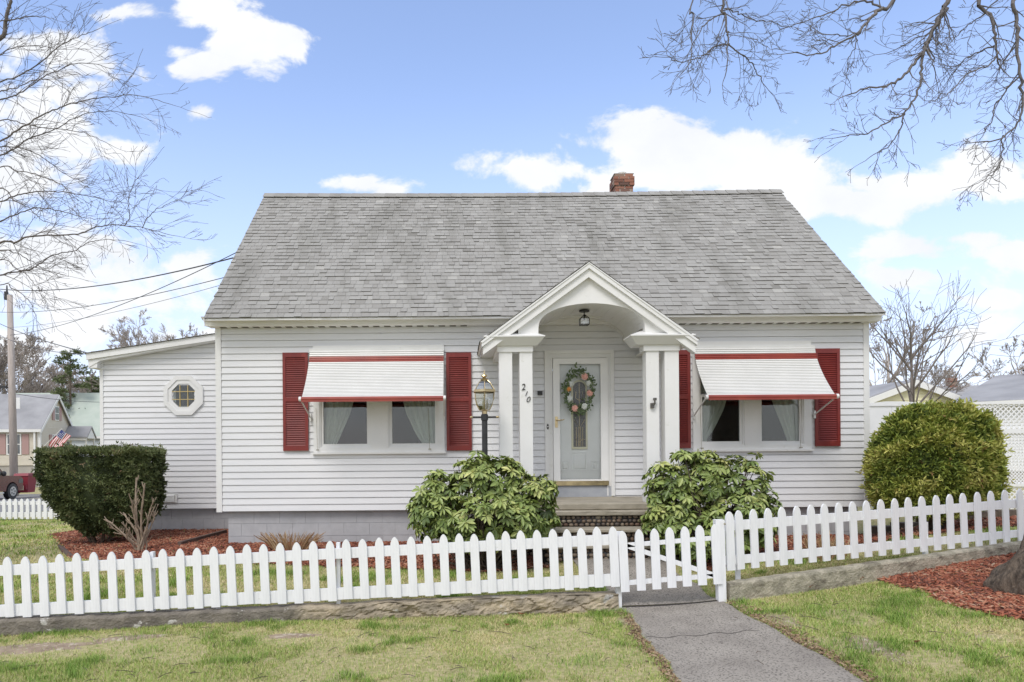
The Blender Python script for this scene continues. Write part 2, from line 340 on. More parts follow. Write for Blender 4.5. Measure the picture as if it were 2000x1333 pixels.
def sheet(name, mt, edge, y0, y1, n, dz=.006, m=8):
    """strip following the terrain; edge(y)->(x0,x1)"""
    b=MB(); vs=[]
    for j in range(n+1):
        y=y0+(y1-y0)*j/n; a,c=edge(y)
        for i in range(m+1):
            x=a+(c-a)*i/m; vs.append((x,y,gz(x,y)+dz))
    fs=[(j*(m+1)+i,j*(m+1)+i+1,(j+1)*(m+1)+i+1,(j+1)*(m+1)+i) for j in range(n) for i in range(m)]
    b.add(vs,fs); return b.build(name,mt,smooth=True)
def pathx(y):
    w=.02*math.sin(y*5)+.012*math.sin(y*13+1)
    return (lerp(y,[(0,1.35),(5,1.58),(7.1,1.70),(8.9,1.45)])+w, lerp(y,[(0,2.95),(5,2.80),(6.6,2.74),(7.1,2.72),(8.9,2.6)])-.015*math.sin(y*7))
struct(sheet('path',M['asphalt'],lambda y:pathx(y),-4,7.112,120))
struct(sheet('path',M['asphalt'],lambda y:pathx(y),7.125,8.95,40,.012))
crk=MB()
for k in range(30):
    x=1.69+1.04*k/30; crk.add([(x,7.09,gz(x,7.09)+.0095),(x+.036,7.09,gz(x+.036,7.09)+.0095),(x+.036,7.121+random.uniform(0,.01),gz(x+.036,7.12)+.0105),(x,7.121,gz(x,7.12)+.0105)],[(0,1,2,3)])
for cx0,cy0,L in ((1.62,6.05,1.0),):
    pts=[]; 
    for i in range(26):
        x=cx0+L*i/25; pts.append((x,cy0+.03*math.sin(i*.9)+random.uniform(-.012,.012)-.05*i/25,gz(x,cy0)+.0075))
    vs=[]
    for i,p in enumerate(pts):
        w=random.uniform(.003,.008); vs+= [(p[0],p[1]-w,p[2]),(p[0],p[1]+w,p[2])]
    crk.add(vs,[(2*i,2*i+2,2*i+3,2*i+1) for i in range(len(pts)-1)])
c_=crk.build('path_crack',mat('crack_dark',(.04,.035,.03),None,.95)); struct(c_)
struct(sheet('street',M['road'],lambda y:(-60,-9.5-(y-22)*.25),22.5,38.5,24,.02,20))
# ================================================================== HOUSE
YW=10.7; XL,XR=-3.79,6.44; ZB=.74; ZT=3.62
house=thing('house',(1.3,13.7,.2),'small white cape house with grey shingle roof, red shutters and arched front portico','house')
def siding(name, x0,x1,z0,z1,y,n,holes=(),off=0,parent=house,clip=None,flip=1):
    b=MB(); h=(z1-z0)/n; d=.016
    for i in range(n):
        za=z0+i*h; zb=za+h; xs_=[(x0,x1)]
        for (hx0,hx1,hz0,hz1) in holes:
            if zb>hz0+.01 and za<hz1-.01:
                o=[]
                for a,c in xs_:
                    if hx1<=a or hx0>=c: o.append((a,c))
                    else:
                        if hx0>a: o.append((a,hx0))
                        if hx1<c: o.append((hx1,c))
                xs_=o
        for a,c in xs_:
            if clip: a2,c2=clip(a,c,za,zb)
            else: a2,c2=a,c
            if c2-a2<.01: continue
            # face leaning out to its butt edge, small return under it
            cuts=[a2]; q=a2+random.uniform(1.5,3.7)
            while q<c2-.5: cuts.append(q); q+=random.uniform(2.8,3.7)
            cuts.append(c2)
            for k,(p,r) in enumerate(zip(cuts,cuts[1:])):
                e=.0012*(k%2); r_=r+(.02 if k<len(cuts)-2 else 0)
                zt=zb+.004
                zt=zb-.009
                b.add([(p,y-d-e,za),(r_,y-d-e,za),(r_,y-d-e+.001,za+.010),(p,y-d-e+.001,za+.010),(r_,y-.003-e,zt),(p,y-.003-e,zt),(p,y+.004,za+.003),(r_,y+.004,za+.003),
                       (p,y+.008,zt),(r_,y+.008,zt),(p,y+.008,zb+.01),(r_,y+.008,zb+.01)],
                      [(0,1,2,3),(3,2,4,5),(6,7,1,0),(5,4,9,8),(8,9,11,10)])
    return b.build(name,M['siding'],parent)
LW=dict(x0=wx(613),x1=wx(868),zb=wz(740,884.5),zt=3.23,rf=[(wx(624),wx(724)),(wx(758),wx(857))])
RW=dict(x0=wx(1352),x1=wx(1583),zb=wz(1467,879.5),zt=3.25,rf=[(wx(1364),wx(1452)),(wx(1480),wx(1568))])
DX0,DX1=wx(1064,YW,820),wx(1199,YW,820); DZT=wz(1130,685); DZB=.94
holes=[(w['x0']+.03,w['x1']-.03,w['zb']+.03,w['zt']-.03) for w in (LW,RW)]+[(DX0+.03,DX1-.03,ZB-.1,DZT-.03)]
siding('front_wall',XL+.09,XR-.08,ZB,ZT,YW,28,holes)
b=MB(); # side and rear walls, wall core with real openings behind the siding
b.box(XL+.02,XL+.12,YW+.03,YW+6.5,ZB,ZT); b.box(XR-.12,XR-.01,YW+.03,YW+6.5,ZB,ZT); b.box(XL+.12,XR-.12,YW+6.4,YW+6.5,ZB,ZT)
for x in (XL+.02,XR-.12): # gable ends
    b.prism([(YW+.03,ZT),(YW+6.5,ZT),(YW+3.25,ZT+2.95)],'x',x,x+.1)
b.build('side_wall',M['siding'],house)
for x in (XL,XR-.085): b=MB(); b.box(x,x+.088,YW-.022,YW+.07,ZB-.012,ZT+.01); b.build('corner_board',M['trim'],house)
# frieze / cornice with crown
b=MB(); prof=[(YW+.05,ZT-.0),(YW-.012,ZT-.0),(YW-.012,ZT-.012),(YW-.13,ZT-.012),(YW-.145,ZT+.0),(YW-.15,ZT+.065),(YW-.20,ZT+.105),(YW-.215,ZT+.135),(YW+.05,ZT+.16)]
xl,xr=XL-.06,XR+.06; n=len(prof)
vs=[(xl-(YW-.012-p[0])*.45*(p[0]<YW-.14),p[0],p[1]) for p in prof]+[(xr+(YW-.012-p[0])*.45*(p[0]<YW-.14),p[0],p[1]) for p in prof]
b.add(vs,[tuple(range(n)),tuple(range(2*n-1,n-1,-1))]+[(i,(i+1)%n,n+(i+1)%n,n+i) for i in range(n)])
b.build('cornice',M['trim'],house)
vm=mat('vent_shadow',(.10,.09,.07)); x=XL+.1
while x<XR-.15:
    if not(.2<x<3.4): b=MB(); b.box(x,x+.10,YW-.125,YW-.03,ZT-.0155,ZT-.0125); b.build('soffit_vent',vm,house)
    x+=.17
# ---- roof of overlapping tabs
def shingle(name, e0, u, s, W_, L_, parent, expo=.124, tabw=(.07,.18), sag=0, mt=None, edge=.0):
    """e0 eave start, u along, s up slope"""
    u=Vector(u).normalized(); s=Vector(s).normalized(); nn=u.cross(s).normalized(); e0=Vector(e0)
    if nn.z<0: nn=-nn
    V=[];T=[];F=[];nc=int(L_/expo)
    base=0
    for i in range(nc+1):
        a=i*expo; top=min(a+expo*1.15,L_)
        if top-a<.02: break
        x=-random.uniform(0,.2); wob=random.uniform(-.003,.003)
        while x<W_:
            w=random.uniform(*tabw); x0=max(0,x+.0015); x1=min(W_,x+w-.0015); x+=w
            if x1-x0<.02: continue
            th=random.choice((.006,.008,.012,.016)); da=random.uniform(-.005,.003)+wob+.004*math.sin(x*1.3+i)
            tn=min(1,max(0,random.gauss(.52,.17)))
            p=[]
            for (xx,aa,hh) in ((x0,a+da,0),(x1,a+da,0),(x1,a+da,th),(x0,a+da,th),(x1,top,.002),(x0,top,.002)):
                g_=e0+u*xx+s*aa+nn*hh; g_.z-=sag*math.sin(PI*min(1,max(0,xx/W_)))*(aa/L_); p.append(g_)
            V+=p; T+=[tn]*6; F+=[(base+0,base+1,base+2,base+3),(base+3,base+2,base+4,base+5),(base+0,base+3,base+5,base+5),(base+1,base+4,base+2,base+2)]; base+=6
    b=MB(); b.v=[tuple(p) for p in V]; b.t=T
    F2=[]
    for f in F: F2.append(tuple(dict.fromkeys(f)))
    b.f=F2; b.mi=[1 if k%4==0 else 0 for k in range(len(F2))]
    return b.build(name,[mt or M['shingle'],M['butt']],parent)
YE,ZE=10.33,3.70; YR,ZR=13.69,6.81
RX0,RX1=-3.84,6.49
sl_=Vector((0,YR-YE,ZR-ZE)); SL=sl_.length
roof=MB(); # deck
up=Vector((0,-(ZR-ZE),(YR-YE))).normalized()
e=.0
roof.prism([(YE+.02,ZE-.005),(YE+.03,ZE-.002),(YR,ZR-.055),(2*YR-YE,ZE-.012),(2*YR-YE,ZE-.05),(YR,ZR-.09),(YE+.02,ZE-.035)],'x',RX0+.015,RX1-.015)
roofo=roof.build('roof',M['trim'],house)
shingle('front_shingles',(RX0,YE,ZE),(1,0,0),sl_,RX1-RX0,SL,roofo,sag=.035)
shingle('rear_shingles',(RX1,2*YR-YE,ZE),(-1,0,0),(0,-(YR-YE),ZR-ZE),RX1-RX0,SL,roofo,expo=.25,tabw=(.3,.9))
b=MB(); x=RX0-.005; i=0
while x<RX1-.02:
    x1=min(RX1+.005,x+.22); t=(x-RX0)/(RX1-RX0); z=ZR+.012-.035*math.sin(PI*t)+(.012 if i%1==0 else 0)
    z1=z+.008; tn=random.gauss(.5,.12)
    for sgn in (-1,1):
        b.add([(x,YR,z1+.012),(x1+.02,YR,z+.012),(x1+.02,YR+sgn*.13,z-.10),(x,YR+sgn*.13,z1-.10),(x,YR+sgn*.13,z1-.112),(x1+.02,YR+sgn*.13,z-.112)],[(0,1,2,3),(3,2,5,4)],tn)
    x=x1; i+=1
b.build('ridge_cap',M['shingle'],roofo)
b=MB()
for x in (RX0-.004,RX1-.012):
    b=MB(); b.prism([(YE,ZE-.012),(YR,ZR-.02),(2*YR-YE,ZE-.012),(2*YR-YE,ZE-.1),(YR,ZR-.12),(YE,ZE-.05)],'x',x,x+.016); b.build('rake_trim',M['trim'],house)
# ---- chimney
cx,cy=at(1220,342,14.25).x,14.5; top=wz(1220,339,14.3)
b=MB(); hw=.19; hd=.2
b.box(cx-hw+.012,cx+hw-.012,cy-hd+.012,cy+hd-.012,5.6,top-.012)
ch=b.build('chimney',M['mortar'],roofo)
b=MB(); bh=.064; z=top-bh; i=0
while z>5.8:
    ex=.025 if 1<=i<=3 else (.0 if i else .0)
    off=(i%2)*.1
    for face in range(4):
        if face%2==0: w0,w1=-hw-ex,hw+ex
        else: w0,w1=-hd-ex,hd+ex
        x=w0-off
        while x<w1-.01:
            a=max(w0,x); c=min(w1,x+.2)
            if c-a>.03:
                tn=random.random()
                a2,c2=a+.005,c-.005
                if face==0: b.box(cx+a2,cx+c2,cy-hd-ex,cy-hd-ex+.03,z+.005,z+bh-.005,tone=tn)
                elif face==2: b.box(cx+a2,cx+c2,cy+hd+ex-.03,cy+hd+ex,z+.005,z+bh-.005,tone=tn)
                elif face==1: b.box(cx+hw+ex-.03,cx+hw+ex-.001,cy+a2,cy+c2,z+.005,z+bh-.005,tone=tn)
                else: b.box(cx-hw-ex+.001,cx-hw-ex+.03,cy+a2,cy+c2,z+.005,z+bh-.005,tone=tn)
            x+=.21
    z-=bh; i+=1
b.build('chimney_bricks',M['brick'],roofo)
b=MB(); b.hexa([(cx-hw-.02,cy-hd,top),(cx+hw+.02,cy-hd,top),(cx+hw+.02,cy+hd,top),(cx-hw-.02,cy+hd,top)],[(cx-.13,cy-.13,top+.035),(cx+.12,cy-.13,top+.035),(cx+.12,cy+.13,top+.035),(cx-.13,cy+.13,top+.035)])
b.lathe([(.10,top+.03),(.10,top+.075),(.085,top+.075),(.085,top+.03)],cx,cy,16)
b.build('chimney_cap',M['mortar'],roofo)
# ---- foundations
def blocks(name,x0,x1,z0,z1,y,parent,bw=.405,bh=.2,face_left=False):
    b=MB(); b.box(x0+.01,x1-.01,y+.008,y+.3,z0,z1-.0)
    z=z1; i=0
    while z>z0+.01:
        za=max(z0,z-bh); x=x0-(i%2)*bw/2
        while x<x1-.02:
            a=max(x0,x); c=min(x1,x+bw)
            if c-a>.03: b.box(a+.002,c-.002,y+random.uniform(0,.0025),y+.05,za+.003,z-.003)
            x+=bw
        z-=bh; i+=1
    if face_left: b.box(x0-.004,x0+.012,y+.01,y+5,z0,z1-.01)
    return b.build(name,M['block'],parent)
blocks('foundation',wx(446,10.78,1000),XR-.14,-.0,ZB-.003,10.78,house,face_left=True)
# ---- window units
def window(w,y=YW):
    x0,x1,zb,zt=w['x0'],w['x1'],w['zb'],w['zt']; p=y-.035
    f=MB()
    zs=zb+.075
    f.box(x0-.02,x1+.02,p-.03,y+.02,zb-.02,zb+.012)          # sill lip
    f.box(x0,x1,p,y+.02,zb+.0121,zs)                           # apron
    f.box(x0,w['rf'][0][0],p,y+.02,zs,zt); f.box(w['rf'][1][1],x1,p,y+.02,zs,zt)
    f.box(w['rf'][0][1],w['rf'][1][0],p-.002,y+.02,zs,zt); f.box(x0,x1,p-.004,y+.02,zt,zt+.09)
    for (a,c) in w['rf']:   # thin stops
        f.box(a,a+.02,p+.012,y+.1,zs,zt); f.box(c-.02,c,p+.012,y+.1,zs,zt); f.box(a+.02,c-.02,p+.012,y+.1,zs,zs+.02)
    wo_=f.build('window',M['trim'],house)
    mid=(zs+zt)/2
    for k,(a,c) in enumerate(w['rf']):
        a+=.02; c-=.02; s=MB()
        for (z0,z1,yy) in ((zs+.02,mid+.03,y+.0),(mid,zt,y+.045)):
            s.box(a,a+.04,yy,yy+.035,z0,z1); s.box(c-.04,c,yy,yy+.035,z0,z1)
            s.box(a+.04,c-.04,yy,yy+.035,z0,z0+.045); s.box(a+.04,c-.04,yy,yy+.035,z1-.035,z1)
        s.build('sash',M['trim'],wo_)
        g_=MB()
        for (z0,z1,yy) in ((zs+.065,mid-.005,y+.018),(mid+.045,zt-.035,y+.063)):
            g_.box(a+.04,c-.04,yy,yy+.004,z0,z1)
        g_.build('pane',M['glass'],wo_)
    return wo_,zs,mid
def curtain(wo_,pts_l,pts_r,z0,z1,y):
    """sheer panel between two edge curves over height, folded"""
    b=MB(); n=46; m=26; vs=[]
    for j in range(m+1):
        t=j/m; z=z1+(z0-z1)*t; a=lerp(t,pts_l); c=lerp(t,pts_r)
        for i in range(n+1):
            s=i/n; x=a+(c-a)*s; vs.append((x,y+.026*math.sin(s*30+.6*math.sin(t*4))+.012*math.sin(s*67),z))
    b.add(vs,[(j*(n+1)+i,j*(n+1)+i+1,(j+1)*(n+1)+i+1,(j+1)*(n+1)+i) for j in range(m) for i in range(n)])
    b.build('curtain',M['curtain'],wo_,smooth=True)
w1,zs1,mid1=window(LW); w2,zs2,mid2=window(RW)
yc=YW+.125
c=lambda px: wx(px,yc)
curtain(w1,[(0,c(630)),(1,c(630))],[(0,c(716)),(.35,c(700)),(.62,c(684)),(.85,c(664)),(1,c(650))],LW['zb'],LW['zt'],yc)
curtain(w1,[(0,c(758)),(.40,c(782)),(.62,c(794)),(.82,c(812)),(.96,c(830)),(1,c(824))],[(0,c(856)),(1,c(852))],LW['zb'],LW['zt'],yc)
curtain(w2,[(0,c(1366)),(1,c(1366))],[(0,c(1440)),(.4,c(1424)),(.6,c(1412)),(.8,c(1392)),(.88,c(1380)),(1,c(1376))],RW['zb'],RW['zt'],yc)
curtain(w2,[(0,c(1480)),(.4,c(1500)),(.62,c(1516)),(.8,c(1530)),(1,c(1542))],[(0,c(1568)),(1,c(1566))],RW['zb'],RW['zt'],yc)
for w in (LW,RW):   # the rooms behind the glass
    b=MB()
    a,c_2,z0,z1=w['x0']-.2,w['x1']+.2,w['zb']-.5,w['zt']+.1
    b.add([(a,YW+.12,z0),(c_2,YW+.12,z0),(c_2,YW+2.6,z0),(a,YW+2.6,z0),(a,YW+.12,z1),(c_2,YW+.12,z1),(c_2,YW+2.6,z1),(a,YW+2.6,z1)],
          [(0,1,2,3),(7,6,5,4),(1,5,6,2),(2,6,7,3),(3,7,4,0)])
    b.box((a+c_2)/2-.5,(a+c_2)/2+.55,YW+1.2,YW+1.7,z0,z0+.95)
    b.build('room_interior',M['interior'],house)
# ---- shutters
def shutter(x0,x1,z0,z1):
    b=MB(); y=YW-.02; st=.045
    b.box(x0,x0+st,y-.03,y,z0,z1); b.box(x1-st,x1,y-.03,y,z0,z1); mid=z0+(z1-z0)*.52
    b.box(x0+st,x1-st,y-.03,y,z0,z0+.075); b.box(x0+st,x1-st,y-.03,y,z1-.075,z1); b.box(x0+st,x1-st,y-.03,y,mid-.03,mid+.03)
    b.box(x0+st,x1-st,y-.006,y,z0+.07,z1-.07)
    for (a,c_) in ((z0+.075,mid-.03),(mid+.03,z1-.075)):
        n=int((c_-a)/.033)
        for i in range(n):
            z=a+(c_-a)*(i+.1)/n; h=(c_-a)/n
            b.add([(x0+st,y-.027,z),(x1-st,y-.027,z),(x1-st,y-.006,z+h*.9),(x0+st,y-.006,z+h*.9),(x0+st,y-.006,z),(x1-st,y-.006,z)],[(0,1,2,3),(4,5,1,0)])
    return b.build('shutter',M['louver'],house)
for (a,c_,t,bt) in ((554,603,690,881),(872,921,690,880.5),(1299,1347,685,876),(1589.5,1638,682,872)):
    shutter(wx(a),wx(c_),wz(a,bt),wz(a,t))
# ---- awnings
def awning(x0,x1,zt,zb,proj):
    y=YW-.045; prof=[]
    for i in range(25):
        t=i/24; prof.append((y-.02-proj*(t**1.55),zt+(zb-zt)*t))
    # resample by arc length into ribs
    n=30; L=[0]
    for p,q in zip(prof,prof[1:]): L.append(L[-1]+math.hypot(q[0]-p[0],q[1]-p[1]))
    def P(s):
        s=max(0,min(L[-1]-1e-6,s))
        for k in range(len(prof)-1):
            if s<=L[k+1]:
                t=(s-L[k])/(L[k+1]-L[k]); return (prof[k][0]+(prof[k+1][0]-prof[k][0])*t,prof[k][1]+(prof[k+1][1]-prof[k][1])*t)
    b=MB(); s=0; h=L[-1]/n
    for i in range(n):
        a=P(i*h); c_=P((i+1)*h); dxn=(c_[0]-a[0],c_[1]-a[1]); l=math.hypot(*dxn); nrm=(dxn[1]/l,-dxn[0]/l)
        if nrm[0]>0: nrm=(-nrm[0],-nrm[1])
        b.m=1 if i in (3,4,5) else 0
        pr=[(a,0),((a[0]+dxn[0]*.14,a[1]+dxn[1]*.14),.007),((a[0]+dxn[0]*.80,a[1]+dxn[1]*.80),.010),(c_,0)]
        pts=[(q[0]+nrm[0]*e_,q[1]+nrm[1]*e_) for q,e_ in pr]
        vs=[(x0,q[0],q[1]) for q in pts]+[(x1,q[0],q[1]) for q in pts]
        mm=b.m; b.add(vs[0:3]+vs[4:7],[(0,1,4,3),(1,2,5,4)]); b.m=2 if mm==0 else 1; b.add([vs[2],vs[3],vs[6],vs[7]],[(0,1,3,2)])
    aw=b.build('awning',[M['awn'],M['stripe'],M['gap']],house)
    b=MB(); e_=prof[-1]; b.tube([(x0-.005,e_[0],e_[1]),(x1+.005,e_[0],e_[1])],.033,14)
    b.box(x0,x1,e_[0]-.028,e_[0]-.020,e_[1]-.045,e_[1]-.01); b.build('roller_tube',M['stripe'],aw,smooth=False)
    for x in (x0-.02,x1+.02):
        b=MB(); b.tube([(x-.018,e_[0],e_[1]),(x+.018,e_[0],e_[1])],.036,12)
        sx=1 if x<(x0+x1)/2 else -1
        b.tube([(x,e_[0],e_[1]),(x+sx*.02,YW-.05,e_[1]-.24)],.011,8); b.box(x+sx*.02-.012,x+sx*.02+.012,YW-.06,YW-.01,e_[1]-.30,e_[1]-.18)
        b.build('awning_arm',M['trim'],aw)
    b=MB(); b.box(x0-.01,x1+.01,YW-.06,YW-.01,zt-.02,zt+.03); b.build('head_rail',M['awn'],aw)
    for x,pt in ((x0+.09,0),(x1-.25,0)):
        b=MB(); b.tube([(x,YW-.06,zb-.1),(x+.02,YW-.062,zb-.75)],.003,5); b.box(x+.0,x+.045,YW-.075,YW-.06,zb-.76,zb-.745); b.build('pull_cord',M['conc'],aw)
    return aw
awning(wx(607.5),wx(867.5),wz(740,685.5),at(740,779,10.08).z,.58)
awning(wx(1353.5),wx(1588),wz(1470,680.5),at(1500,775.5,10.08).z,.58)
# ---- front door
def dxp(px): return wx(px,YW,820)
d=MB(); y=YW
def frame(b,x0,x1,z0,z1,w,wt,ya,yb):
    b.box(x0,x0+w,ya,yb,z0,z1); b.box(x1-w,x1,ya,yb,z0,z1); b.box(x0+w,x1-w,ya,yb,z1-wt,z1)
frame(d,DX0,DX1,DZB,DZT,.055,.055,y-.045,y+.15); frame(d,DX0+.055,DX1-.055,DZB,DZT-.055,.045,.045,y-.025,y+.15); frame(d,DX0+.1,DX1-.1,DZB,DZT-.1,.02,.02,y-.035,y+.15)
d.build('door_casing',M['trim'],house)
b=MB(); b.box(DX0+.05,DX1-.05,y-.03,y+.1,DZB-.06,wz(1130,950)-.002); b.build('door_sill',mat('grey_sill_paint',(.36,.38,.42),(.42,.44,.47),.6,scale=8),house)
x0,x1=dxp(1079.8),dxp(1186.6); z0,z1=wz(1130,948.5,YW-.05),wz(1130,700.8)
gx0,gx1,gz0,gz1=dxp(1092.8),dxp(1172),wz(1130,936.5),wz(1130,712)
ys=y-.05
b=MB(); b.box(x0,gx0,ys,ys+.035,z0+.07,z1); b.box(gx1,x1,ys,ys+.035,z0+.07,z1); b.box(gx0,gx1,ys,ys+.035,gz1,z1); b.box(gx0,gx1,ys,ys+.035,z0+.07,gz0)
for q in (gx0-.008,gx1): b.box(q,q+.008,ys-.006,ys,gz0,gz1)
sd_=b.build('storm_door',M['door'],house)
b=MB(); b.box(gx0,gx1,ys+.014,ys+.018,gz0,gz1); b.build('pane',M['doorglass'],sd_)
b=MB(); b.box(x0,x1,ys-.012,ys+.035,z0,z0+.068); b.build('kick_plate',M['brass'],sd_)
b=MB(); hx,hz=dxp(1086),wz(1086,825); b.box(hx-.022,hx+.018,ys-.012,ys-.0005,hz-.085,hz+.085); b.tube([(hx,ys-.02,hz+.03),(hx,ys-.05,hz+.03),(hx+.045,ys-.055,hz+.028),(hx+.09,ys-.05,hz+.03),(hx+.115,ys-.05,hz+.038)],[.014,.012,.011,.009,.007],8); b.build('handle',M['brass'],sd_)
# inner door with arched leaded light and raised panels
yi=y+.03; b=MB(); b.box(dxp(1082),dxp(1184),yi,yi+.045,DZB,DZT-.1)
ax,az=dxp(1132),wz(1132,760)
for (a,c_,t,bt) in ((1095,1112,900,920),(1116,1148,883,920),(1153,1170,900,920),(1096,1110,735,765),(1155,1168,735,770)):
    X0,X1,Z0,Z1=dxp(a),dxp(c_),wz(a,bt),wz(a,t)
    b.box(X0,X1,yi-.008,yi-.0005,Z0,Z0+.015); b.box(X0,X1,yi-.008,yi-.0005,Z1-.015,Z1); b.box(X0,X0+.015,yi-.008,yi-.0005,Z0+.015,Z1-.015); b.box(X1-.015,X1,yi-.008,yi-.0005,Z0+.015,Z1-.015)
    b.hexa([(X0+.03,yi-.001,Z0+.03),(X1-.03,yi-.001,Z0+.03),(X1-.03,yi-.001,Z1-.03),(X0+.03,yi-.001,Z1-.03)],[(X0+.045,yi-.01,Z0+.045),(X1-.045,yi-.01,Z0+.045),(X1-.045,yi-.01,Z1-.045),(X0+.045,yi-.01,Z1-.045)])
ind=b.build('front_door',M['door'],house)
def archpoly(hw,zb_,zt_,n=12):
    r=hw; return [(ax-hw,zb_),(ax+hw,zb_)]+[(ax+r*math.cos(PI*i/n),zt_-r+r*math.sin(PI*i/n)) for i in range(n+1)]
zb_,zt_=wz(1132,872),wz(1132,746)
b=MB(); b.ring(archpoly(.125,zb_-.045,zt_+.03),archpoly(.098,zb_-.01,zt_),'y',yi-.022,yi-.001); b.build('light_frame',M['cream'],ind)
b=MB(); b.prism(archpoly(.098,zb_-.01,zt_),'y',yi-.012,yi-.002); b.build('leaded_light',M['lead'],ind)
b=MB(); yy=yi-.014
def came(pts): b.tube([(ax+p[0],yy,zb_+p[1]) for p in pts],.0035,5)
H=zt_-zb_
for q in (-.05,-.018,.018,.05): came([(q,0),(q,.30)])
for q in (-1,1):
    came([(q*.09,.10),(q*.05,.12),(0,.06)]); came([(q*.085,.42),(q*.05,.36),(0,.28),(q*.0,.2)]); came([(q*.03,.5),(q*.07,.58),(q*.02,.66),(0,.60)]); came([(q*.0,.72),(q*.06,.76),(q*.05,.86)])
came([(0,0),(0,H-.02)]); b.build('lead_came',M['brass'],ind)
b=MB(); px_,pz_=dxp(1069),wz(1069,834); b.lathe([(.0,0)],0,0,3) if False else None
b.prism([(px_+.016*math.cos(t*PI/6),pz_+.045*math.sin(t*PI/6)) for t in range(12)],'y',y-.055,y-.045); b.build('doorbell',M['dark'],house)
b=MB(); b.ball((px_,y-.057,pz_),.011,8,6); b.build('bell_button',M['trim'],house)
px_,pz_=wx(1054.5),wz(1054.5,768.5); b=MB(); b.box(px_-.036,px_+.036,y-.06,y-.012,pz_-.03,pz_+.03); b.tube([(px_,y-.06,pz_),(px_,y-.068,pz_)],.02,12); b.build('wall_camera',M['dark'],house)
# ---- portico
YG=9.36
G=lambda px,py,Y=YG: at(px,py,Y)
apex=G(1157,512); gl=G(941,668); gr=G(1362.5,661); ZG0=(gl.z+gr.z)/2; AX=(gl.x+gr.x)/2; ZA=apex.z; hwG=(gr.x-gl.x)/2
zc_t=G(1000,642,9.5).z   # top of capitals
port=MB()
# rake mouldings in stepped layers: poly in (x,z)
def rake(b,top,th,ya,yb,run=hwG,drop=0):
    sl=(ZA-ZG0)/hwG; t=th/math.cos(math.atan(sl))
    for s in (-1,1):
        p=[(AX,ZA-top),(AX+s*run,ZG0-top+ (hwG-run)*sl),(AX+s*run,ZG0-top+(hwG-run)*sl-t),(AX,ZA-top-t)]
        b.prism(p,'y',ya,yb)
rake(port,.014,.055,YG,YG+.16,hwG); rake(port,.014+.068,.095,YG+.03,YG+.16,hwG-.02); 
# tympanum with elliptical arch
xa0,xa1=G(1051,640,9.5).x,G(1258,640,9.5).x; AC=(xa0+xa1)/2; ra=(xa1-xa0)/2; zr=zc_t; rb=G(1145,594,9.5).z-zr
n=28; slp=(ZA-ZG0)/hwG
up_=[];lo_=[]
X0t,X1t=xa0-.28,xa1+.28
for i in range(n+1):
    th=PI-PI*i/n; x=AC+ra*math.cos(th); z=zr+rb*math.sin(th)**.9
    lo_.append((x,z)); up_.append((x,ZA-.10-abs(x-AX)*slp))
zq=zr-.085; lo_=[(X0t,zq),(xa0-.002,zq)]+lo_+[(xa1+.002,zq),(X1t,zq)]; up_=[(X0t,max(zr+.005,ZA-.10-abs(X0t-AX)*slp)),(xa0-.002,up_[0][1])]+up_+[(xa1+.002,up_[-1][1]),(X1t,max(zr+.005,ZA-.10-abs(X1t-AX)*slp))]
vs=[];fs=[]
for (yy) in (YG+.10,YG+.22):
    for a,c_ in zip(lo_,up_): vs+= [(a[0],yy,a[1]),(c_[0],yy,c_[1])]
k=len(lo_)
for i in range(k-1):
    fs+= [(2*i,2*i+2,2*i+3,2*i+1),(2*k+2*i+1,2*k+2*i+3,2*k+2*i+2,2*k+2*i),(2*i+2,2*i,2*k+2*i,2*k+2*i+2)]
port.add(vs,fs)
port.box(AX-.004,AX+.004,YG+.097,YG+.0999,zr+rb+.01,ZA-.22)
# arch lip
lip=[]
for i in range(n+1):
    th=PI-PI*i/n; lip.append((AC+ra*math.cos(th),zr+rb*math.sin(th)**.9))
porto=port.build('portico',M['trim'],house)
# vault ceiling boards
b=MB(); 
for i in range(n):
    (xa,za),(xb,zb2)=lip[i],lip[i+1]; 
    for (y0,y1) in ((YG+.221,YW-.02),):
        c1_=Vector((AC-xa,0,-.2-za+zr)).normalized()*.0; 
        b.add([(xa,y0,za+.004),(xb,y0,zb2+.004),(xb,y1,zb2+.004),(xa,y1,za+.004)],[(0,1,2,3)])
    if i%2==0:
        b.tube([(xa,YG+.22,za+.002),(xa,YW-.03,za+.002)],.0035,5)
b.build('vault_ceiling',M['trim'],porto)
b=MB(); b.tube([(p[0],YW-.03,p[1]-.01) for p in lip],.016,6)
b.tube([(p[0],YW-.05,p[1]-.035) for p in lip[1:-1]],.004,5); b.build('arch_trim',M['trim'],porto)
# portico roof
ye=YG-.006
for s in (-1,1):
    e=Vector((AX+s*(hwG+.03),ye if s>0 else YW+1.6,ZG0-.02)); 
    slv=Vector((-s*(hwG+.03),0,ZA-ZG0+.02))
    if s>0: shingle('portico_shingles',(AX+hwG+.03,ye,ZG0-.01),(0,1,0),slv,2.3,slv.length,porto,expo=.13)
    else: shingle('portico_shingles',(AX-hwG-.03,ye+2.3,ZG0-.01),(0,-1,0),slv,2.3,slv.length,porto,expo=.13)
b=MB(); 
b.prism([(AX-hwG-.02,ZG0-.012),(AX,ZA-.003),(AX+hwG+.02,ZG0-.012),(AX+hwG-.01,ZG0-.026),(AX,ZA-.016),(AX-hwG+.01,ZG0-.026)],'y',YG-.01,YG+1.33); b.build('portico_deck',M['trim'],porto)
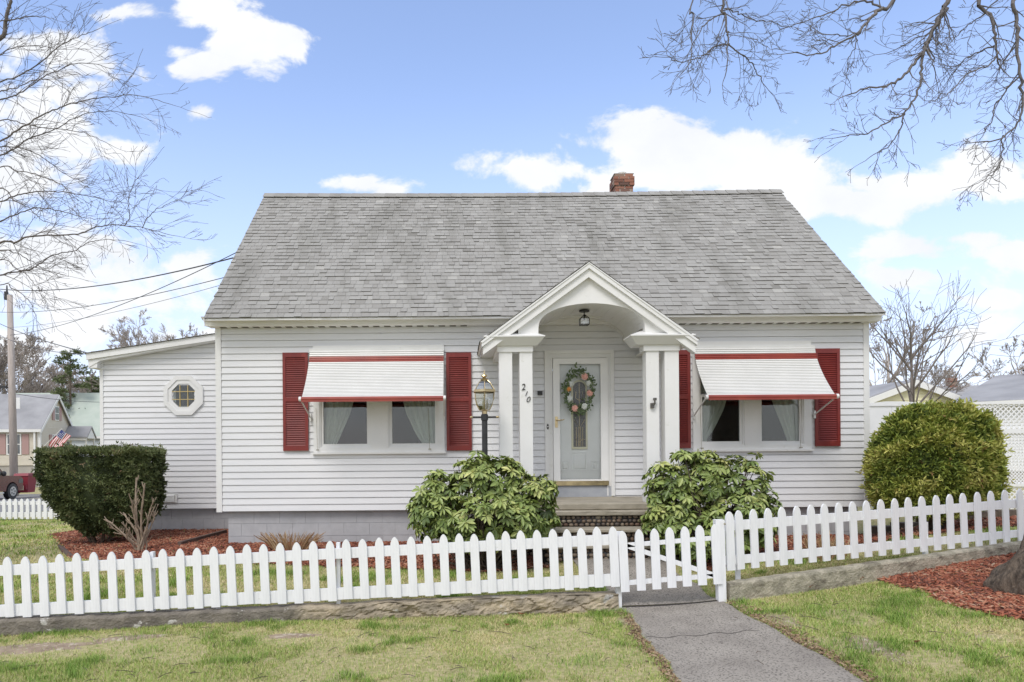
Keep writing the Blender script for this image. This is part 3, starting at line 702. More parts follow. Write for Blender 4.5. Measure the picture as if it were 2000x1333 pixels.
# capitals (cornice returns) with sloped water table
def cap_(x0,x1,y0,y1):
    b=MB(); zf=G(1000,655.5,9.36).z; zm=G(1000,673,9.42).z; 
    i_=.10
    b.hexa([(x0,y0,zf),(x1,y0,zf),(x1,y1,zf),(x0,y1,zf)],[(x0+i_*1.9,y0+.22,zf+.085),(x1-i_*1.6,y0+.22,zf+.085),(x1-i_*1.6,y1,zf+.085),(x0+i_*1.9,y1,zf+.085)])
    b.box(x0-.008,x1+.008,y0-.008,y1,zf-.018,zf-.0005)
    b.hexa([(x0+.09,y0+.09,zm-.012),(x1-.09,y0+.09,zm-.012),(x1-.09,y1-.002,zm-.012),(x0+.09,y1-.002,zm-.012)],[(x0,y0,zf-.019),(x1,y0,zf-.019),(x1,y1,zf-.019),(x0,y1,zf-.019)])
    return b.build('capital',M['trim'],porto)
cl0,cl1=G(946,655).x,G(1063.5,655).x; cr0,cr1=G(1233,655).x,G(1357.5,655).x
cap_(cl0,cl1,YG,YG+.42); cap_(cr0,cr1,YG,YG+.42)
zl1=G(1000,673,9.42).z-.012; zl0=at(1000,688,9.5).z
for (a,c_,s) in ((971.5,1041,-1),(1257,1327.5,1)):
    X0,X1=at(a,680,9.48).x,at(c_,680,9.48).x
    b=MB(); b.box(X0,X1,9.48,9.70,zl0,zl1)
    # side beam back to the wall and boxed eave above it
    if s<0: b.box(X0-.0,X0+.2,9.70,YW-.015,zl0,zl1); b.box(AX-hwG+.02,X0+.3,9.78,YW-.015,zl1+.001,ZG0-.03)
    else: b.box(X1-.2,X1,9.70,YW-.015,zl0,zl1); b.box(X1-.3,AX+hwG-.02,9.78,YW-.015,zl1+.001,ZG0-.03)
    b.build('beam',M['trim'],porto)
ZLAND=.925
cols=[]
for (a,c_) in ((975.5,1001),(1015.5,1040.5),(1262.5,1287.5),(1299,1326.5)):
    X0,X1=at(a,800,9.5).x,at(c_,800,9.5).x
    b=MB(); b.box(X0,X1,9.5,9.5+(X1-X0),ZLAND,zl0-.001); b.box(X0-.012,X1+.012,9.488,9.5+(X1-X0)+.012,ZLAND+.001,ZLAND+.12)
    cols.append(b.build('column',M['trim'],porto))
# box on the right inner column
p=at(1274.5,792,9.49); b=MB(); b.box(p.x-.03,p.x+.01,9.46,9.499,p.z-.04,p.z+.03); b.tube([(p.x+.005,9.46,p.z-.03),(p.x+.02,9.45,p.z+.02),(p.x+.02,9.45,p.z+.085)],.013,8); b.box(p.x-.0,p.x+.045,9.44,9.462,p.z+.065,p.z+.1)
b.build('flag_bracket',mat('old_bracket',(.14,.13,.11),(.05,.05,.05),.5,scale=40),porto)
# house number
fm=mat('number_metal',(.015,.015,.015),None,.4)
for ch_,px,py,hgt,rot in (('2',1021.5,757,.105,-8),('1',1027,769.5,.085,8),('0',1031,781,.095,4)):
    cu=bpy.data.curves.new('digit','FONT'); cu.body=ch_; cu.size=hgt*1.2; cu.extrude=.004; cu.offset=-.001; cu.shear=.25; cu.align_x='CENTER'; cu.align_y='CENTER'
    ob=bpy.data.objects.new('digit',cu); C.objects.link(ob); bpy.context.view_layer.update()
    me=bpy.data.meshes.new_from_object(ob.evaluated_get(bpy.context.evaluated_depsgraph_get())); bpy.data.objects.remove(ob)
    me.materials.clear(); me.materials.append(fm)
    p=at(px,py,9.492); me.transform(Matrix.Translation(p-org(house))@Euler((R(90),R(rot),0)).to_matrix().to_4x4())
    o=bpy.data.objects.new('house_number',me); C.objects.link(o); o.parent=porto
# porch ceiling lantern
p=at(1141,603,9.9); zt_=zr+rb-.0; b=MB(); x,yy=p.x,9.9
b.lathe([(.075,zt_-.03),(.075,zt_-.012),(.05,zt_-.002)],x,yy,16); b.tube([(x,yy,zt_-.03),(x,yy,zt_-.09)],.008,6)
for s in range(4):
    t=PI/4+s*PI/2; c_,s_=math.cos(t)*.085,math.sin(t)*.085; b.tube([(x,yy,zt_-.07),(x+c_*.5,yy+s_*.5,zt_-.10),(x+c_,yy+s_,zt_-.13),(x+c_,yy+s_,zt_-.22)],.006,5)
    t2=t+PI/2; b.tube([(x+c_,yy+s_,zt_-.22),(x+math.cos(t2)*.085,yy+math.sin(t2)*.085,zt_-.22)],.006,5); b.tube([(x+c_,yy+s_,zt_-.13),(x+math.cos(t2)*.085,yy+math.sin(t2)*.085,zt_-.13)],.005,5)
b.tube([(x,yy,zt_-.09),(x,yy,zt_-.15)],.012,6)
pl=b.build('porch_lantern',M['dark'],house)
b=MB(); b.box(x-.057,x+.057,yy-.057,yy+.057,zt_-.215,zt_-.135); b.build('lantern_glass',M['lampglass'],pl)
# ---- wing (set back on the left)
YA=13.06; AX0=wx(196,YA); zAb=wz(427,993,YA)
pL=at(167,691,YA-.25); 
def wtop(x):  # underside of rake
    a=at(200,706,YA); c_=at(428,668.5,YA); return a.z+(c_.z-a.z)*(x-a.x)/(c_.x-a.x)
def rooftop(x):
    a=at(168,689.5,YA-.2); c_=at(428,650,YA-.2); return a.z+(c_.z-a.z)*(x-a.x)/(c_.x-a.x)
nA=31; hA=.1025; b=MB(); z=zAb
def clipA(a,c_,za,zb):
    # start where the rake's underside is above the course top
    x=a
    while x<c_ and wtop(x)<za+.02: x+=.02
    return x,c_
ox,oz=at(359.5,773,YA).x,at(359.5,773,YA).z; orad=.335
wing_top=zAb+nA*hA
siding('wing_wall',AX0+.06,XL+.02,zAb,wing_top,YA,nA,holes=[(ox-.2,ox+.2,oz-.2,oz+.2)],clip=clipA)
b=MB(); b.box(AX0,AX0+.065,YA-.02,YA+.05,zAb-.01,wtop(AX0)+.05); b.box(AX0+.01,AX0+.05,YA+.05,YA+5.5,zAb,wtop(AX0)); b.build('wing_corner_board',M['trim'],house)
xa,xb=at(168,689,YA-.2).x,XL+.02
b=MB(); b.prism([(xa,rooftop(xa)-.13),(xb,rooftop(xb)-.13),(xb,rooftop(xb)-.015),(xa,rooftop(xa)-.015)],'y',YA-.2,YA-.16)
b.prism([(xa+.03,rooftop(xa)-.27),(AX0+.1,wtop(AX0)-.0),(xb,wtop(xb)),(xb,rooftop(xb)-.131),(xa+.02,rooftop(xa)-.131)],'y',YA-.17,YA-.015)
b.box(xa+.02,AX0+.03,YA-.16,YA+5.6,rooftop(xa)-.28,rooftop(xa)-.02)
wr=b.build('wing_roof',M['trim'],house)
v=Vector((xb-xa,0,rooftop(xb)-rooftop(xa))); shingle('wing_shingles',(xa-.03,YA+5.6,rooftop(xa)-.012),(0,-1,0),v,5.83,v.length,wr,expo=.14,tabw=(.2,.4))
blocks('wing_foundation',AX0+.1,XL+.4,-.05,zAb-.003,YA+.08,house)
# octagon window
def octo(r,cx=ox,cz=oz,sx=1.0): return [(cx+r*sx*math.cos(PI/8+i*PI/4),cz+r*math.sin(PI/8+i*PI/4)) for i in range(8)]
b=MB(); b.ring(octo(.405),octo(.32),'y',YA-.045,YA-.005); b.ring(octo(.32),octo(.24),'y',YA-.03,YA+.05); ow=b.build('octagon_window',M['trim'],house)
b=MB(); b.prism(octo(.245),'y',YA+.0,YA+.004); b.build('pane',M['glass'],ow)
b=MB(); w_=.012
for q in (-.075,.075):
    b.box(ox+q-w_/2,ox+q+w_/2,YA-.012,YA-.002,oz-.22,oz+.22); b.box(ox-.22,ox+.22,YA-.02,YA-.0125,oz+q-w_/2,oz+q+w_/2)
b.build('muntin',mat('gold_muntin',(.65,.50,.22),None,.4),ow)
b=MB(); b.box(ox-.26,ox+.26,YA+.25,YA+.27,oz-.3,oz+.3)
b.build('window_blind',mat('leafy_dark',(.02,.02,.018),(.10,.085,.06),.8,scale=14,lo=.5,hi=.65),ow)
p0,p1=at(290,965,YA),at(347,982,YA); b=MB(); b.box(p0.x,p1.x,YA-.03,YA-.014,p1.z,p0.z)
for i in range(9): z=p1.z+.02+i*(p0.z-p1.z-.04)/9; b.add([(p0.x+.02,YA-.045,z),(p1.x-.05,YA-.045,z),(p1.x-.05,YA-.031,z+.016),(p0.x+.02,YA-.031,z+.016)],[(0,1,2,3)])
b.build('wall_vent',M['trim'],house)
# ---- steps
steps=thing('entrance_steps',(1.8,9.2,.25),'concrete entrance steps with cobblestone risers and thick landing slab below the front door','steps')
LX0,LX1=.42,3.2
def slab(x0,x1,y0,y1,z0,z1,nm='step_slab'):
    b=MB(); n=30; 
    for yy,zz in (((y0,z0)),): pass
    prof=[(y1,z0),(y0+.012,z0),(y0,z0+.012),(y0,z1-.014),(y0+.014,z1),(y1,z1)]
    k=len(prof); vs=[]
    for i in range(n+1):
        x=x0+(x1-x0)*i/n
        for j,(a,c_) in enumerate(prof): vs.append((x,a+(random.uniform(-.003,.003) if 0<j<5 else 0),c_+(random.uniform(-.002,.002) if 0<j<5 else 0)))
    fs=[(i*k+j,i*k+(j+1)%k,(i+1)*k+(j+1)%k,(i+1)*k+j) for i in range(n) for j in range(k)]+[tuple(range(k-1,-1,-1)),tuple(range(n*k,n*k+k))]
    b.add(vs,fs); return b.build(nm,M['stepc'],steps)
slab(LX0,LX1,9.42,YW+.02,.835,ZLAND,'landing_slab'); slab(1.1,2.95,9.30,9.44,.765,.832)
def cob(x0,x1,y,z0,z1,depth):
    b=MB(); b.m=1; b.box(x0,x1,y+.012,y+depth,z0,z1,tone=.0); b.m=0; rows=max(1,round((z1-z0)/.052)); h=(z1-z0)/rows
    for r in range(rows):
        x=x0+.01+(r%2)*.03
        while x<x1-.03:
            w=random.uniform(.05,.085); b.ball((x+w/2,y+.014,z0+h*(r+.5)+random.uniform(-.004,.004)),1,8,6,(w*.5,.022,h*.47),tone=random.random()); x+=w+.004
    return b.build('cobble_riser',[M['cobble'],M['dark']],steps,smooth=True)
cob(LX0+.05,LX1-.05,9.44,.15,.834,1.2); cob(1.15,2.9,9.34,.615,.764,.1); slab(1.05,2.98,9.08,9.45,.56,.612)
cob(1.1,2.93,9.13,.43,.559,.3); slab(1.05,2.98,8.86,9.45,.375,.427); cob(1.1,2.93,8.91,.15,.374,.5)
# ---- wreath hanging on the storm door
wc=at(1130,764.5,ys-.03); wr_=thing('wreath',(wc.x,wc.y,wc.z),'oval wreath of green leaves with coral and white flowers hanging on the glass storm door','wreath')
V=[];T=[];F=[]
def leafcard(V,T,F,p,d,up,L,w,tn,fold=.25):
    d=Vector(d).normalized(); s=d.cross(Vector(up)).normalized(); n=s.cross(d); i=len(V)
    p=Vector(p); m=p+d*L*.5
    V+= [p,m+s*w*.5+n*w*fold,p+d*L-n*L*.08,m-s*w*.5+n*w*fold,m]; T+=[tn]*5
    F+= [(i,i+4,i+1),(i+1,i+4,i+2),(i,i+3,i+4),(i+4,i+3,i+2)]
for i in range(520):
    t=random.uniform(0,2*PI); rr=random.gauss(1,.13); p=Vector((wc.x+.205*rr*math.cos(t),wc.y-random.uniform(0,.05),wc.z+.30*rr*math.sin(t)))
    a=random.uniform(0,2*PI); leafcard(V,T,F,p,(math.cos(a),random.uniform(-.8,.1),math.sin(a)),(0,-1,0),random.uniform(.035,.06),random.uniform(.02,.032),random.random()*.8)
b=MB(); b.v=[tuple(p) for p in V]; b.t=T; b.f=F; b.mi=[0]*len(F); b.build('foliage',mat('wreath_leaf',(.8,.8,.8),(1,1,1),.6,scale=9,tone=((.06,.10,.04),(.14,.20,.09),(.26,.32,.17))),wr_)
cor=mat('coral_petal',(.82,.40,.34),(.88,.56,.48),.6,scale=60); whp=mat('white_petal',(.82,.83,.80),(.72,.75,.72),.6,scale=60); orp=mat('orange_petal',(.85,.42,.12),(.8,.3,.08),.6,scale=60)
for (px,py,mt_,r) in ((1142,736,cor,.062),(1152,768,cor,.058),(1123,798,cor,.06),(1111,761,orp,.045),(1116,750,whp,.045),(1150,749,whp,.05),(1113,779,whp,.055),(1142,794,whp,.058)):
    q=at(px,py,ys-.08); V=[];T=[];F=[]
    for ring_ in (1,.65,.4):
        for k in range(11):
            a=k*2*PI/11+ring_*3; leafcard(V,T,F,q+Vector((0,-.012*(1-ring_)*2,0)),(math.cos(a),-.9*(1.1-ring_),math.sin(a)),(0,-1,0),r*ring_,r*.42*ring_+.008,.5)
    b=MB(); b.v=[tuple(p) for p in V]; b.t=T; b.f=F; b.mi=[0]*len(F); b.build('flower',mt_,wr_)
# ---- lamp post
L0=at(947,880,9.15); lx,ly=L0.x,9.15; Z=lambda py: at(947,py,ly).z; gzb=gz(lx,ly)
lp=thing('lamp_post',(lx,ly,gzb),'black lamp post with brass and glass lantern standing in the left rhododendron','lamp post')
b=MB(); b.lathe([(.05,gzb-.1),(.05,gzb+.1),(.038,gzb+.12),(.038,Z(822)),(.048,Z(821)),(.048,Z(811)),(.04,Z(810)),(.04,Z(809))],lx,ly,20); b.build('post',M['dark'],lp,smooth=False)
b=MB(); zc=Z(815); b.tube([(lx-.155,ly,zc),(lx+.155,ly,zc)],.011,10); b.build('ladder_rest',M['dark'],lp)
for q in (-.175,.175): b=MB(); b.ball((lx+q,ly,zc),.016,8,6,(1.6,1,1)); b.build('bar_finial',M['brass'],lp)
lan=MB(); Rt=.152; Rb=.075; zt2,zb2=Z(766),Z(801.5)
lan.lathe([(.035,Z(809)),(.035,Z(803)),(.075,Z(802)),(.075,Z(801))],lx,ly,6)
prof=[(Rb,zb2),(.115,Z(792)),(.14,Z(780)),(.147,Z(768))]
for k in range(6):
    t=k*PI/3+PI/6; lan.tube([(lx+r*math.cos(t),ly+r*math.sin(t),z) for r,z in prof],.006,6)
    lan.tube([(lx+r*math.cos(t),ly+r*math.sin(t),z) for r,z in ((.150,Z(763)),(.085,Z(748)),(.045,Z(743)))],.006,6)
lan.lathe([(.146,Z(768)),(.164,Z(766.5)),(.164,Z(763)),(.146,Z(761.5)),(.140,Z(762)),(.140,Z(768))],lx,ly,6,a0=PI/6)
lan.lathe([(.05,Z(744)),(.055,Z(742)),(.03,Z(740)),(.018,Z(738)),(.045,Z(735.5)),(.038,Z(733)),(.014,Z(731.5)),(.012,Z(729)),(.004,Z(724))],lx,ly,12)
lant=lan.build('lantern',M['brass'],lp)
b=MB()
def panel(prof):
    vs=[];fs=[]
    for r,z in prof:
        for k in range(6): t=k*PI/3+PI/6; vs.append((lx+r*math.cos(t)*.985,ly+r*math.sin(t)*.985,z))
    for i in range(len(prof)-1):
        for k in range(6): fs.append((i*6+k,i*6+(k+1)%6,(i+1)*6+(k+1)%6,(i+1)*6+k))
    b.add(vs,fs)
panel(prof); panel([(.150,Z(763)),(.085,Z(748)),(.045,Z(743))]); b.build('glass',M['lampglass'],lant)
b=MB()
for k in range(3): t=k*2*PI/3; b.tube([(lx,ly,Z(803)),(lx+.035*math.cos(t),ly+.035*math.sin(t),Z(797)),(lx+.035*math.cos(t),ly+.035*math.sin(t),Z(786))],.011,8)
b.build('candle',mat('candle_sleeve',(.75,.68,.5),None,.5),lant)
bulbm=mat('bulb_glass',(.85,.83,.75),None,.15)
for k in range(3): t=k*2*PI/3; b=MB(); b.ball((lx+.035*math.cos(t),ly+.035*math.sin(t),Z(783)),.012,8,6,(1,1,1.9)); b.build('bulb',bulbm,lant)

# ================================================================== WALLS AND FENCES
from mathutils import noise as mn
def vnoise(x,y,sc,seed=0):
    r=np.random.default_rng(seed).random((97,97)); x=np.asarray(x)*sc+200; y=np.asarray(y)*sc+200
    xi=np.floor(x).astype(int); yi=np.floor(y).astype(int); fx=x-xi; fy=y-yi; fx=fx*fx*(3-2*fx); fy=fy*fy*(3-2*fy)
    g=lambda a,b:r[a%97,b%97]
    return (g(xi,yi)*(1-fx)+g(xi+1,yi)*fx)*(1-fy)+(g(xi,yi+1)*(1-fx)+g(xi+1,yi+1)*fx)*fy
def fbm(x,y,sc,seed=0): return .55*vnoise(x,y,sc,seed)+.3*vnoise(x,y,sc*2.3,seed+1)+.15*vnoise(x,y,sc*5.1,seed+2)
def wallmesh(name, x0,x1, yf, zt, zb, thick, amp, label, cat, mt, nx=420):
    b=MB(); nz=16; vs=[]; k=nz+6
    for i in range(nx+1):
        x=x0+(x1-x0)*i/nx; top=zt(x); bot=zb(x)-.12; A=amp(x); row=[]
        top+= .012*mn.noise(Vector((x*2.1,3,0)))*(1+A*14)+.006*mn.noise(Vector((x*9,7,0)))
        for j in range(nz+1):
            t=j/nz; z=bot+(top-bot)*t
            q=Vector((x*4.5,z*8,1.3)); n1=mn.noise(q); n2=mn.noise(q*3.1); 
            vd=mn.voronoi(Vector((x*4,z*9,0)))[0]; crack=max(0,.12-(vd[1]-vd[0]))*6
            slab_=math.floor(mn.noise(Vector((x*3,z*7,5)))*4)/4
            d=A*(n1*.55+n2*.3+slab_*.9-crack*.8)+.004*mn.noise(q*8)
            if j==nz: d-= .01
            row.append((x,yf(x)-d,z))
        row+= [(x,yf(x)+.018,top+.006),(x,yf(x)+thick*.5,top+.008),(x,yf(x)+thick,top),(x,yf(x)+thick+.01,bot),(x,yf(x)+thick*.5,bot)]
        k=len(row); vs+=row
    fs=[(i*k+j,(i+1)*k+j,(i+1)*k+(j+1)%k,i*k+(j+1)%k) for i in range(nx) for j in range(k)]+[tuple(range(k-1,-1,-1)),tuple(range(nx*k,nx*k+k))]
    b.add(vs,fs); b.t=[min(1,max(0,(v_[0]+1.9)/.5))*(.35+.65*max(0,min(1,.5+1.2*mn.noise(Vector((v_[0]*3,v_[2]*9,2)))))) if name=='retaining_wall' else .5 for v_ in vs]
    return single(b,name,mt,((x0+x1)/2,yf((x0+x1)/2),zb((x0+x1)/2)),label,cat)
wallmesh('retaining_wall',-9,1.655,lambda x:7.0+ (0 if x<1.45 else (x-1.45)*.4),lambda x:lerp(x,ZWL)-(0 if x<1.3 else (x-1.3)*.10),lambda x:lerp(x,ZF),.2,
   lambda x:.005 if x<-2 else min(.045,.005+(x+2)*.03),'low crumbling grey concrete wall under the long left stretch of picket fence','wall',M['curb'])
wallmesh('concrete_curb',2.79,12,lambda x:Fy(x)+.0,lambda x:lerp(x,ZWR),lambda x:lerp(x,ZF),.15,lambda x:.003,'sloping weathered concrete curb below the right stretch of picket fence','wall',M['conc'])
def picket_mesh(w,h,t=.02):
    hw=w/2; tip=[]
    hh=h-.085
    pr=[(hw,hh),(hw*.93,hh+.028),(hw*.74,hh+.053),(hw*.42,hh+.074),(hw*.14,hh+.084)]
    poly=[(-hw,0),(hw,0)]+pr+[(-a,c_) for a,c_ in reversed(pr)]
    b=MB(); b.prism(poly,'y',-t,0); o=b.build('picket',M['fence']); return o
def fence(name,label,pts,rails,posts,group=None,tilt=2.1,cat='picket fence',w=.089,mt=None):
    """pts: list of (x,y,zbottom,height)"""
    x0,y0,z0,_=pts[len(pts)//2]
    f=thing(name,(x0,y0,z0),label,cat,group)
    base=picket_mesh(w,.61); 
    if mt: base.data.materials[0]=mt
    first=True; O=org(f)
    dxy=Vector((pts[-1][0]-pts[0][0],pts[-1][1]-pts[0][1],0)); yaw=math.atan2(dxy.y,dxy.x)
    for (x,y,z,h) in pts:
        o=base if first else base.copy()
        if not first: C.objects.link(o)
        first=False; o.parent=f; o.location=Vector((x,y,z))-O
        o.scale=(1,1,h/.61); o.rotation_euler=(R(random.uniform(-.6,.6)),-R(tilt)*1.0+R(random.uniform(-.4,.4)),yaw)
    return f
def interp_line(pts,t):  # along x
    return t
mtF=M['fence']
def rail(f,p0,p1,h,t=.038,name='rail',mt=None):
    p0=Vector(p0);p1=Vector(p1); b=MB(); d=(p1-p0); n=Vector((-d.y,d.x,0)).normalized()*t
    v=[p0,p1,p1+n,p0+n]; b.hexa([q-Vector((0,0,h/2)) for q in v],[q+Vector((0,0,h/2)) for q in v]); return b.build(name,mt or mtF,f)
tl=2.2
pxl=[48,145,242,337,434,527,625,722,822,911,1008,1100,1195,1288,1381,1473,1565,1658,1750,1845]
L_=[(v/2.857) for v in pxl]+[650+v/3.077 for v in (82,182,278,374,472,569,665,761,851,946,1040,1131,1225,1322,1407,1494,1586,1684)]
pts=[]
YF=7.06
L_=[L_[0]-34*k for k in range(6,0,-1)]+L_
for px in L_:
    ty=1088+(1028-1088)*(px-17)/(1197-17)+ (random.uniform(-1.2,1.2)); by=ty+117.5+random.uniform(-1.5,1.5)
    a=at(px,ty,YF); c_=at(px+4.5,by,YF); pts.append((c_.x,YF,c_.z,a.z-c_.z))
fl=fence('picket_fence','long white picket fence on the low crumbling wall, left of the gate',pts,0,0,tilt=tl)
sh=math.tan(R(tl))
a,c_=pts[0],pts[-1]
def rl(f,a,c_,dz,h,ex=.05,off=.002):
    x0,x1=a[0]-sh*dz-ex,c_[0]-sh*dz+ex
    s=(c_[2]-a[2])/(c_[0]-a[0]); sy=(c_[1]-a[1])/(c_[0]-a[0])
    return rail(f,(x0,a[1]+sy*(x0-a[0])+off,a[2]+dz+s*(x0-a[0])),(x1,a[1]+sy*(x1-a[0])+off,a[2]+dz+s*(x1-a[0])),h)
rl(fl,a,c_,.485,.105,.05,.003); rl(fl,a,c_,.068,.12,.05,.003)
p=at(1209,1150,YF+.05); 
b=MB(); b.box(p.x-.028,p.x+.028,YF+.045,YF+.10,-.02,c_[2]+.56); b.build('post',mtF,fl)
for px in (296,660):
    p=at(px,1088-(px-17)*.0508+5,YF+.05); b=MB(); b.box(p.x-.018,p.x+.018,YF+.045,YF+.10,gz(p.x,YF+.3)-.1,p.z+.0); b.build('post',mtF,fl)
# gate
gp=[]
for x,t,bt in zip((38,117,192,266,341,415,490),(267,260,256,250,246,240,235),(565,558,552,545,538,532,527)):
    A=at(1200+x/2.5,930+t/2.5,YF); B=at(1200+x/2.5+5.5,930+bt/2.5,YF); gp.append((B.x,YF,B.z,A.z-B.z))
gate=fence('garden_gate','white picket gate with a diagonal brace across the asphalt path',gp,0,0,tilt=2.4,cat='gate')
rl(gate,gp[0],gp[-1],.475,.042,.03,.003); rl(gate,gp[0],gp[-1],.085,.045,.03,.003)
A=at(1222,1066,YF); B=at(1395,1124,YF); rail(gate,(A.x,YF+.003,A.z),(B.x,YF+.003,B.z),.05,name='brace')
b=MB(); b.box(gp[0][0]-.085,gp[0][0]-.05,YF-.005,YF+.01,gp[0][2]+.36,gp[0][2]+.40); b.build('hinge',M['conc'],gate)
# right fence
rp=[]
def YR_(px): 
    u=(px-PX)/FPX; return (7.02-.7425+.16)/(1-.27*u)
for i,x in enumerate((549,602,673,743,812,883,953,1021,1089,1158,1225,1293,1360,1427,1495,1562,1628,1696,1764,1832,1900,1970,2037,2104,2170)):
    px=1200+x/2.5; t=167+(62-167)*(x-602)/(1970-602)*1.0; bt=455+(322-455)*(x-602)/(1970-602)
    if i==0: t,bt=172,458
    Y=YR_(px); A=at(px,930+t/2.5,Y); B=at(px+5,930+bt/2.5,Y); rp.append((B.x,Y,B.z,A.z-B.z))
fr_=fence('picket_fence','white picket fence climbing the concrete curb, right of the gate',rp[1:],0,0,tilt=2.3)
rl(fr_,rp[1],rp[-1],.465,.10,.15,.003); rl(fr_,rp[1],rp[-1],.10,.085,.15,.003)
for px,top_,bot_ in ((1809,1000,0),(1442,1030,0)):
    Y=YR_(px)+.05; p=at(px,top_+20,Y); b=MB(); b.box(p.x-.022,p.x+.022,Y+.0,Y+.04,gz(p.x,Y)-.08,p.z); b.build('post',mtF,fr_)
gpst=thing('gate_post',(at(1411,1100,YF-.02).x,YF,0.1),'square white gate post with a latch board, at the end of the concrete curb','post')
p0=at(1404,1016,YF+.01); p1=at(1413,1172,YF+.01); b=MB(); b.hexa([(p1.x-.05,YF+.0,p1.z-.05),(p1.x+.03,YF+.0,p1.z-.05),(p1.x+.03,YF+.085,p1.z-.05),(p1.x-.05,YF+.085,p1.z-.05)],[(p0.x-.035,YF+.0,p0.z),(p0.x+.055,YF+.0,p0.z),(p0.x+.055,YF+.085,p0.z),(p0.x-.035,YF+.085,p0.z)]); b.build('post',mtF,gpst)
o=picket_mesh(.093,rp[0][3]); o.parent=gpst; o.location=Vector(rp[0][:3])-org(gpst)+Vector((-.0,-.03,0)); o.rotation_euler=(0,R(-1.6),R(10))
b=MB(); q=at(1417,1024,YF-.05); b.ball((q.x,YF-.03,q.z),.012,8,6); b.build('bolt',M['conc'],gpst)
# far neighbour fence on the left
fp=[]; 
for i in range(24):
    px=112-11.5*i; Y=19.5+i*.02; A=at(px,974+ i*.05,Y); B=at(px,1014+i*.05,Y); fp.append((B.x,Y,B.z,A.z-B.z))
fp=fp[::-1]
ff=fence('picket_fence','far white picket fence by the street, beyond the clipped yew',fp,0,0,tilt=0,w=.1,mt=M['fencefar'])
rail(ff,(fp[0][0],fp[0][1]+.003,fp[0][2]+.46),(fp[-1][0]+.1,fp[-1][1]+.003,fp[-1][2]+.46),.1,mt=M['fencefar']); rail(ff,(fp[0][0],fp[0][1]+.003,fp[0][2]+.13),(fp[-1][0]+.1,fp[-1][1]+.003,fp[-1][2]+.13),.15,mt=M['fencefar'])
# ---- vinyl privacy gate and lattice fence on the right
YV=13.0
vg=thing('vinyl_fence',(at(1740,900,YV).x,YV,.45),'solid white vinyl fence panel with an arched top beside the house corner','fence')
b=MB(); xL,xR=at(1690,800,YV).x,at(1880,800,YV).x; n=12
seams=[at(v,800,YV).x for v in (1690,1742,1795,1838,1880)]
for a_,c2 in zip(seams,seams[1:]):
    b.box(a_+.003,c2-.003,YV,YV+.03,.4,at(1800,792,YV).z)
b.build('panel',M['lattice'],vg)
tp=[(at(px,py,YV).x,at(px,py,YV).z) for px,py in ((1690,790),(1705,787),(1730,784.5),(1760,784.5),(1800,787),(1850,791),(1880,791))]
b=MB(); b.prism([(tp[0][0],at(1800,793,YV).z)]+[(tp[-1][0],at(1800,793,YV).z)]+tp[::-1],'y',YV-.02,YV+.05); b.build('top_rail',M['lattice'],vg)
lf=thing('lattice_fence',(at(1940,900,YV).x,YV,.45),'tall white lattice fence behind the round green shrub','fence')
def lattice(x0,x1,z0,z1,sp,w,y,nm):
    b=MB()
    for s in (1,-1):
        k=-(z1-z0); 
        while k<(x1-x0):
            # diagonal from (x0+k,z0) rising 45deg
            pa=(x0+k,z0);pb=(x0+k+(z1-z0),z1)
            ta=max(0,(x0-pa[0]))/(z1-z0); tb=1-max(0,pb[0]-x1)/(z1-z0)
            if tb>ta:
                A_=(pa[0]+(z1-z0)*ta,z0+(z1-z0)*ta); B_=(pa[0]+(z1-z0)*tb,z0+(z1-z0)*tb)
                if s<0: A_=(x0+x1-A_[0],A_[1]); B_=(x0+x1-B_[0],B_[1])
                o_=w*.707; yy=y if s>0 else y+.006
                q=[(A_[0]-o_/1,A_[1]),(A_[0]+o_,A_[1]),(B_[0]+o_,B_[1]),(B_[0]-o_,B_[1])]
                b.prism([(min(x1,max(x0,u_)),v_) for u_,v_ in q],'y',yy,yy+.0055)
            k+=sp*1.414
    return b.build(nm,M['lattice'],lf)
X0,X1=at(1872,800,YV).x,at(2060,800,YV).x; zz=lambda py: at(1940,py,YV).z
lattice(X0,X1,zz(838),zz(789),.072,.024,YV+.01,'top_lattice'); lattice(X0,X1,zz(946),zz(847),.048,.018,YV+.01,'middle_lattice'); lattice(X0,X1,zz(1010),zz(951),.072,.024,YV+.01,'bottom_lattice')
for a_,c2 in ((790,786),(847,838),(951,945)):
    b=MB(); b.box(X0,X1,YV-.02,YV+.04,zz(a_),zz(c2)); b.build('rail',M['lattice'],lf)
b=MB(); b.box(X0-.09,X0,YV-.04,YV+.06,.4,zz(784)); b.build('post',M['lattice'],lf)
p=at(1690,952,12.4); q=at(1745,1010,12.4); b=MB()
for k in range(3): b.box(p.x,q.x+.5,12.4-.003*k,12.44,p.z-.2*(k+1)+.012,p.z-.2*k)
single(b,'board_wall',mat('blue_grey_board',(.42,.46,.52),(.5,.53,.58),.7,scale=4),(q.x,12.42,.4),'low blue grey board wall beside the right house corner','low wall')
# dark yard border beyond the right fence
b=MB(); A=gnd(1700,1012); B=gnd(1990,1005)
for i in range(6):
    t=i/6; P=A.lerp(B,t); Q=A.lerp(B,(i+1)/6-.004); P=at(1700+300*t,1010,10.9); Q=at(1700+300*(t+1/6)-1,1010,10.9)
    b.box(P.x,Q.x,10.9,11.05,gz(P.x,10.9)-.05,gz(P.x,10.9)+.12)
single(b,'landscape_timber',mat('old_timber',(.08,.06,.05),(.14,.11,.09),.9,scale=6,bump=.5),(7.2,11,.4),'dark weathered landscape timbers lying behind the right picket fence','timber edging')
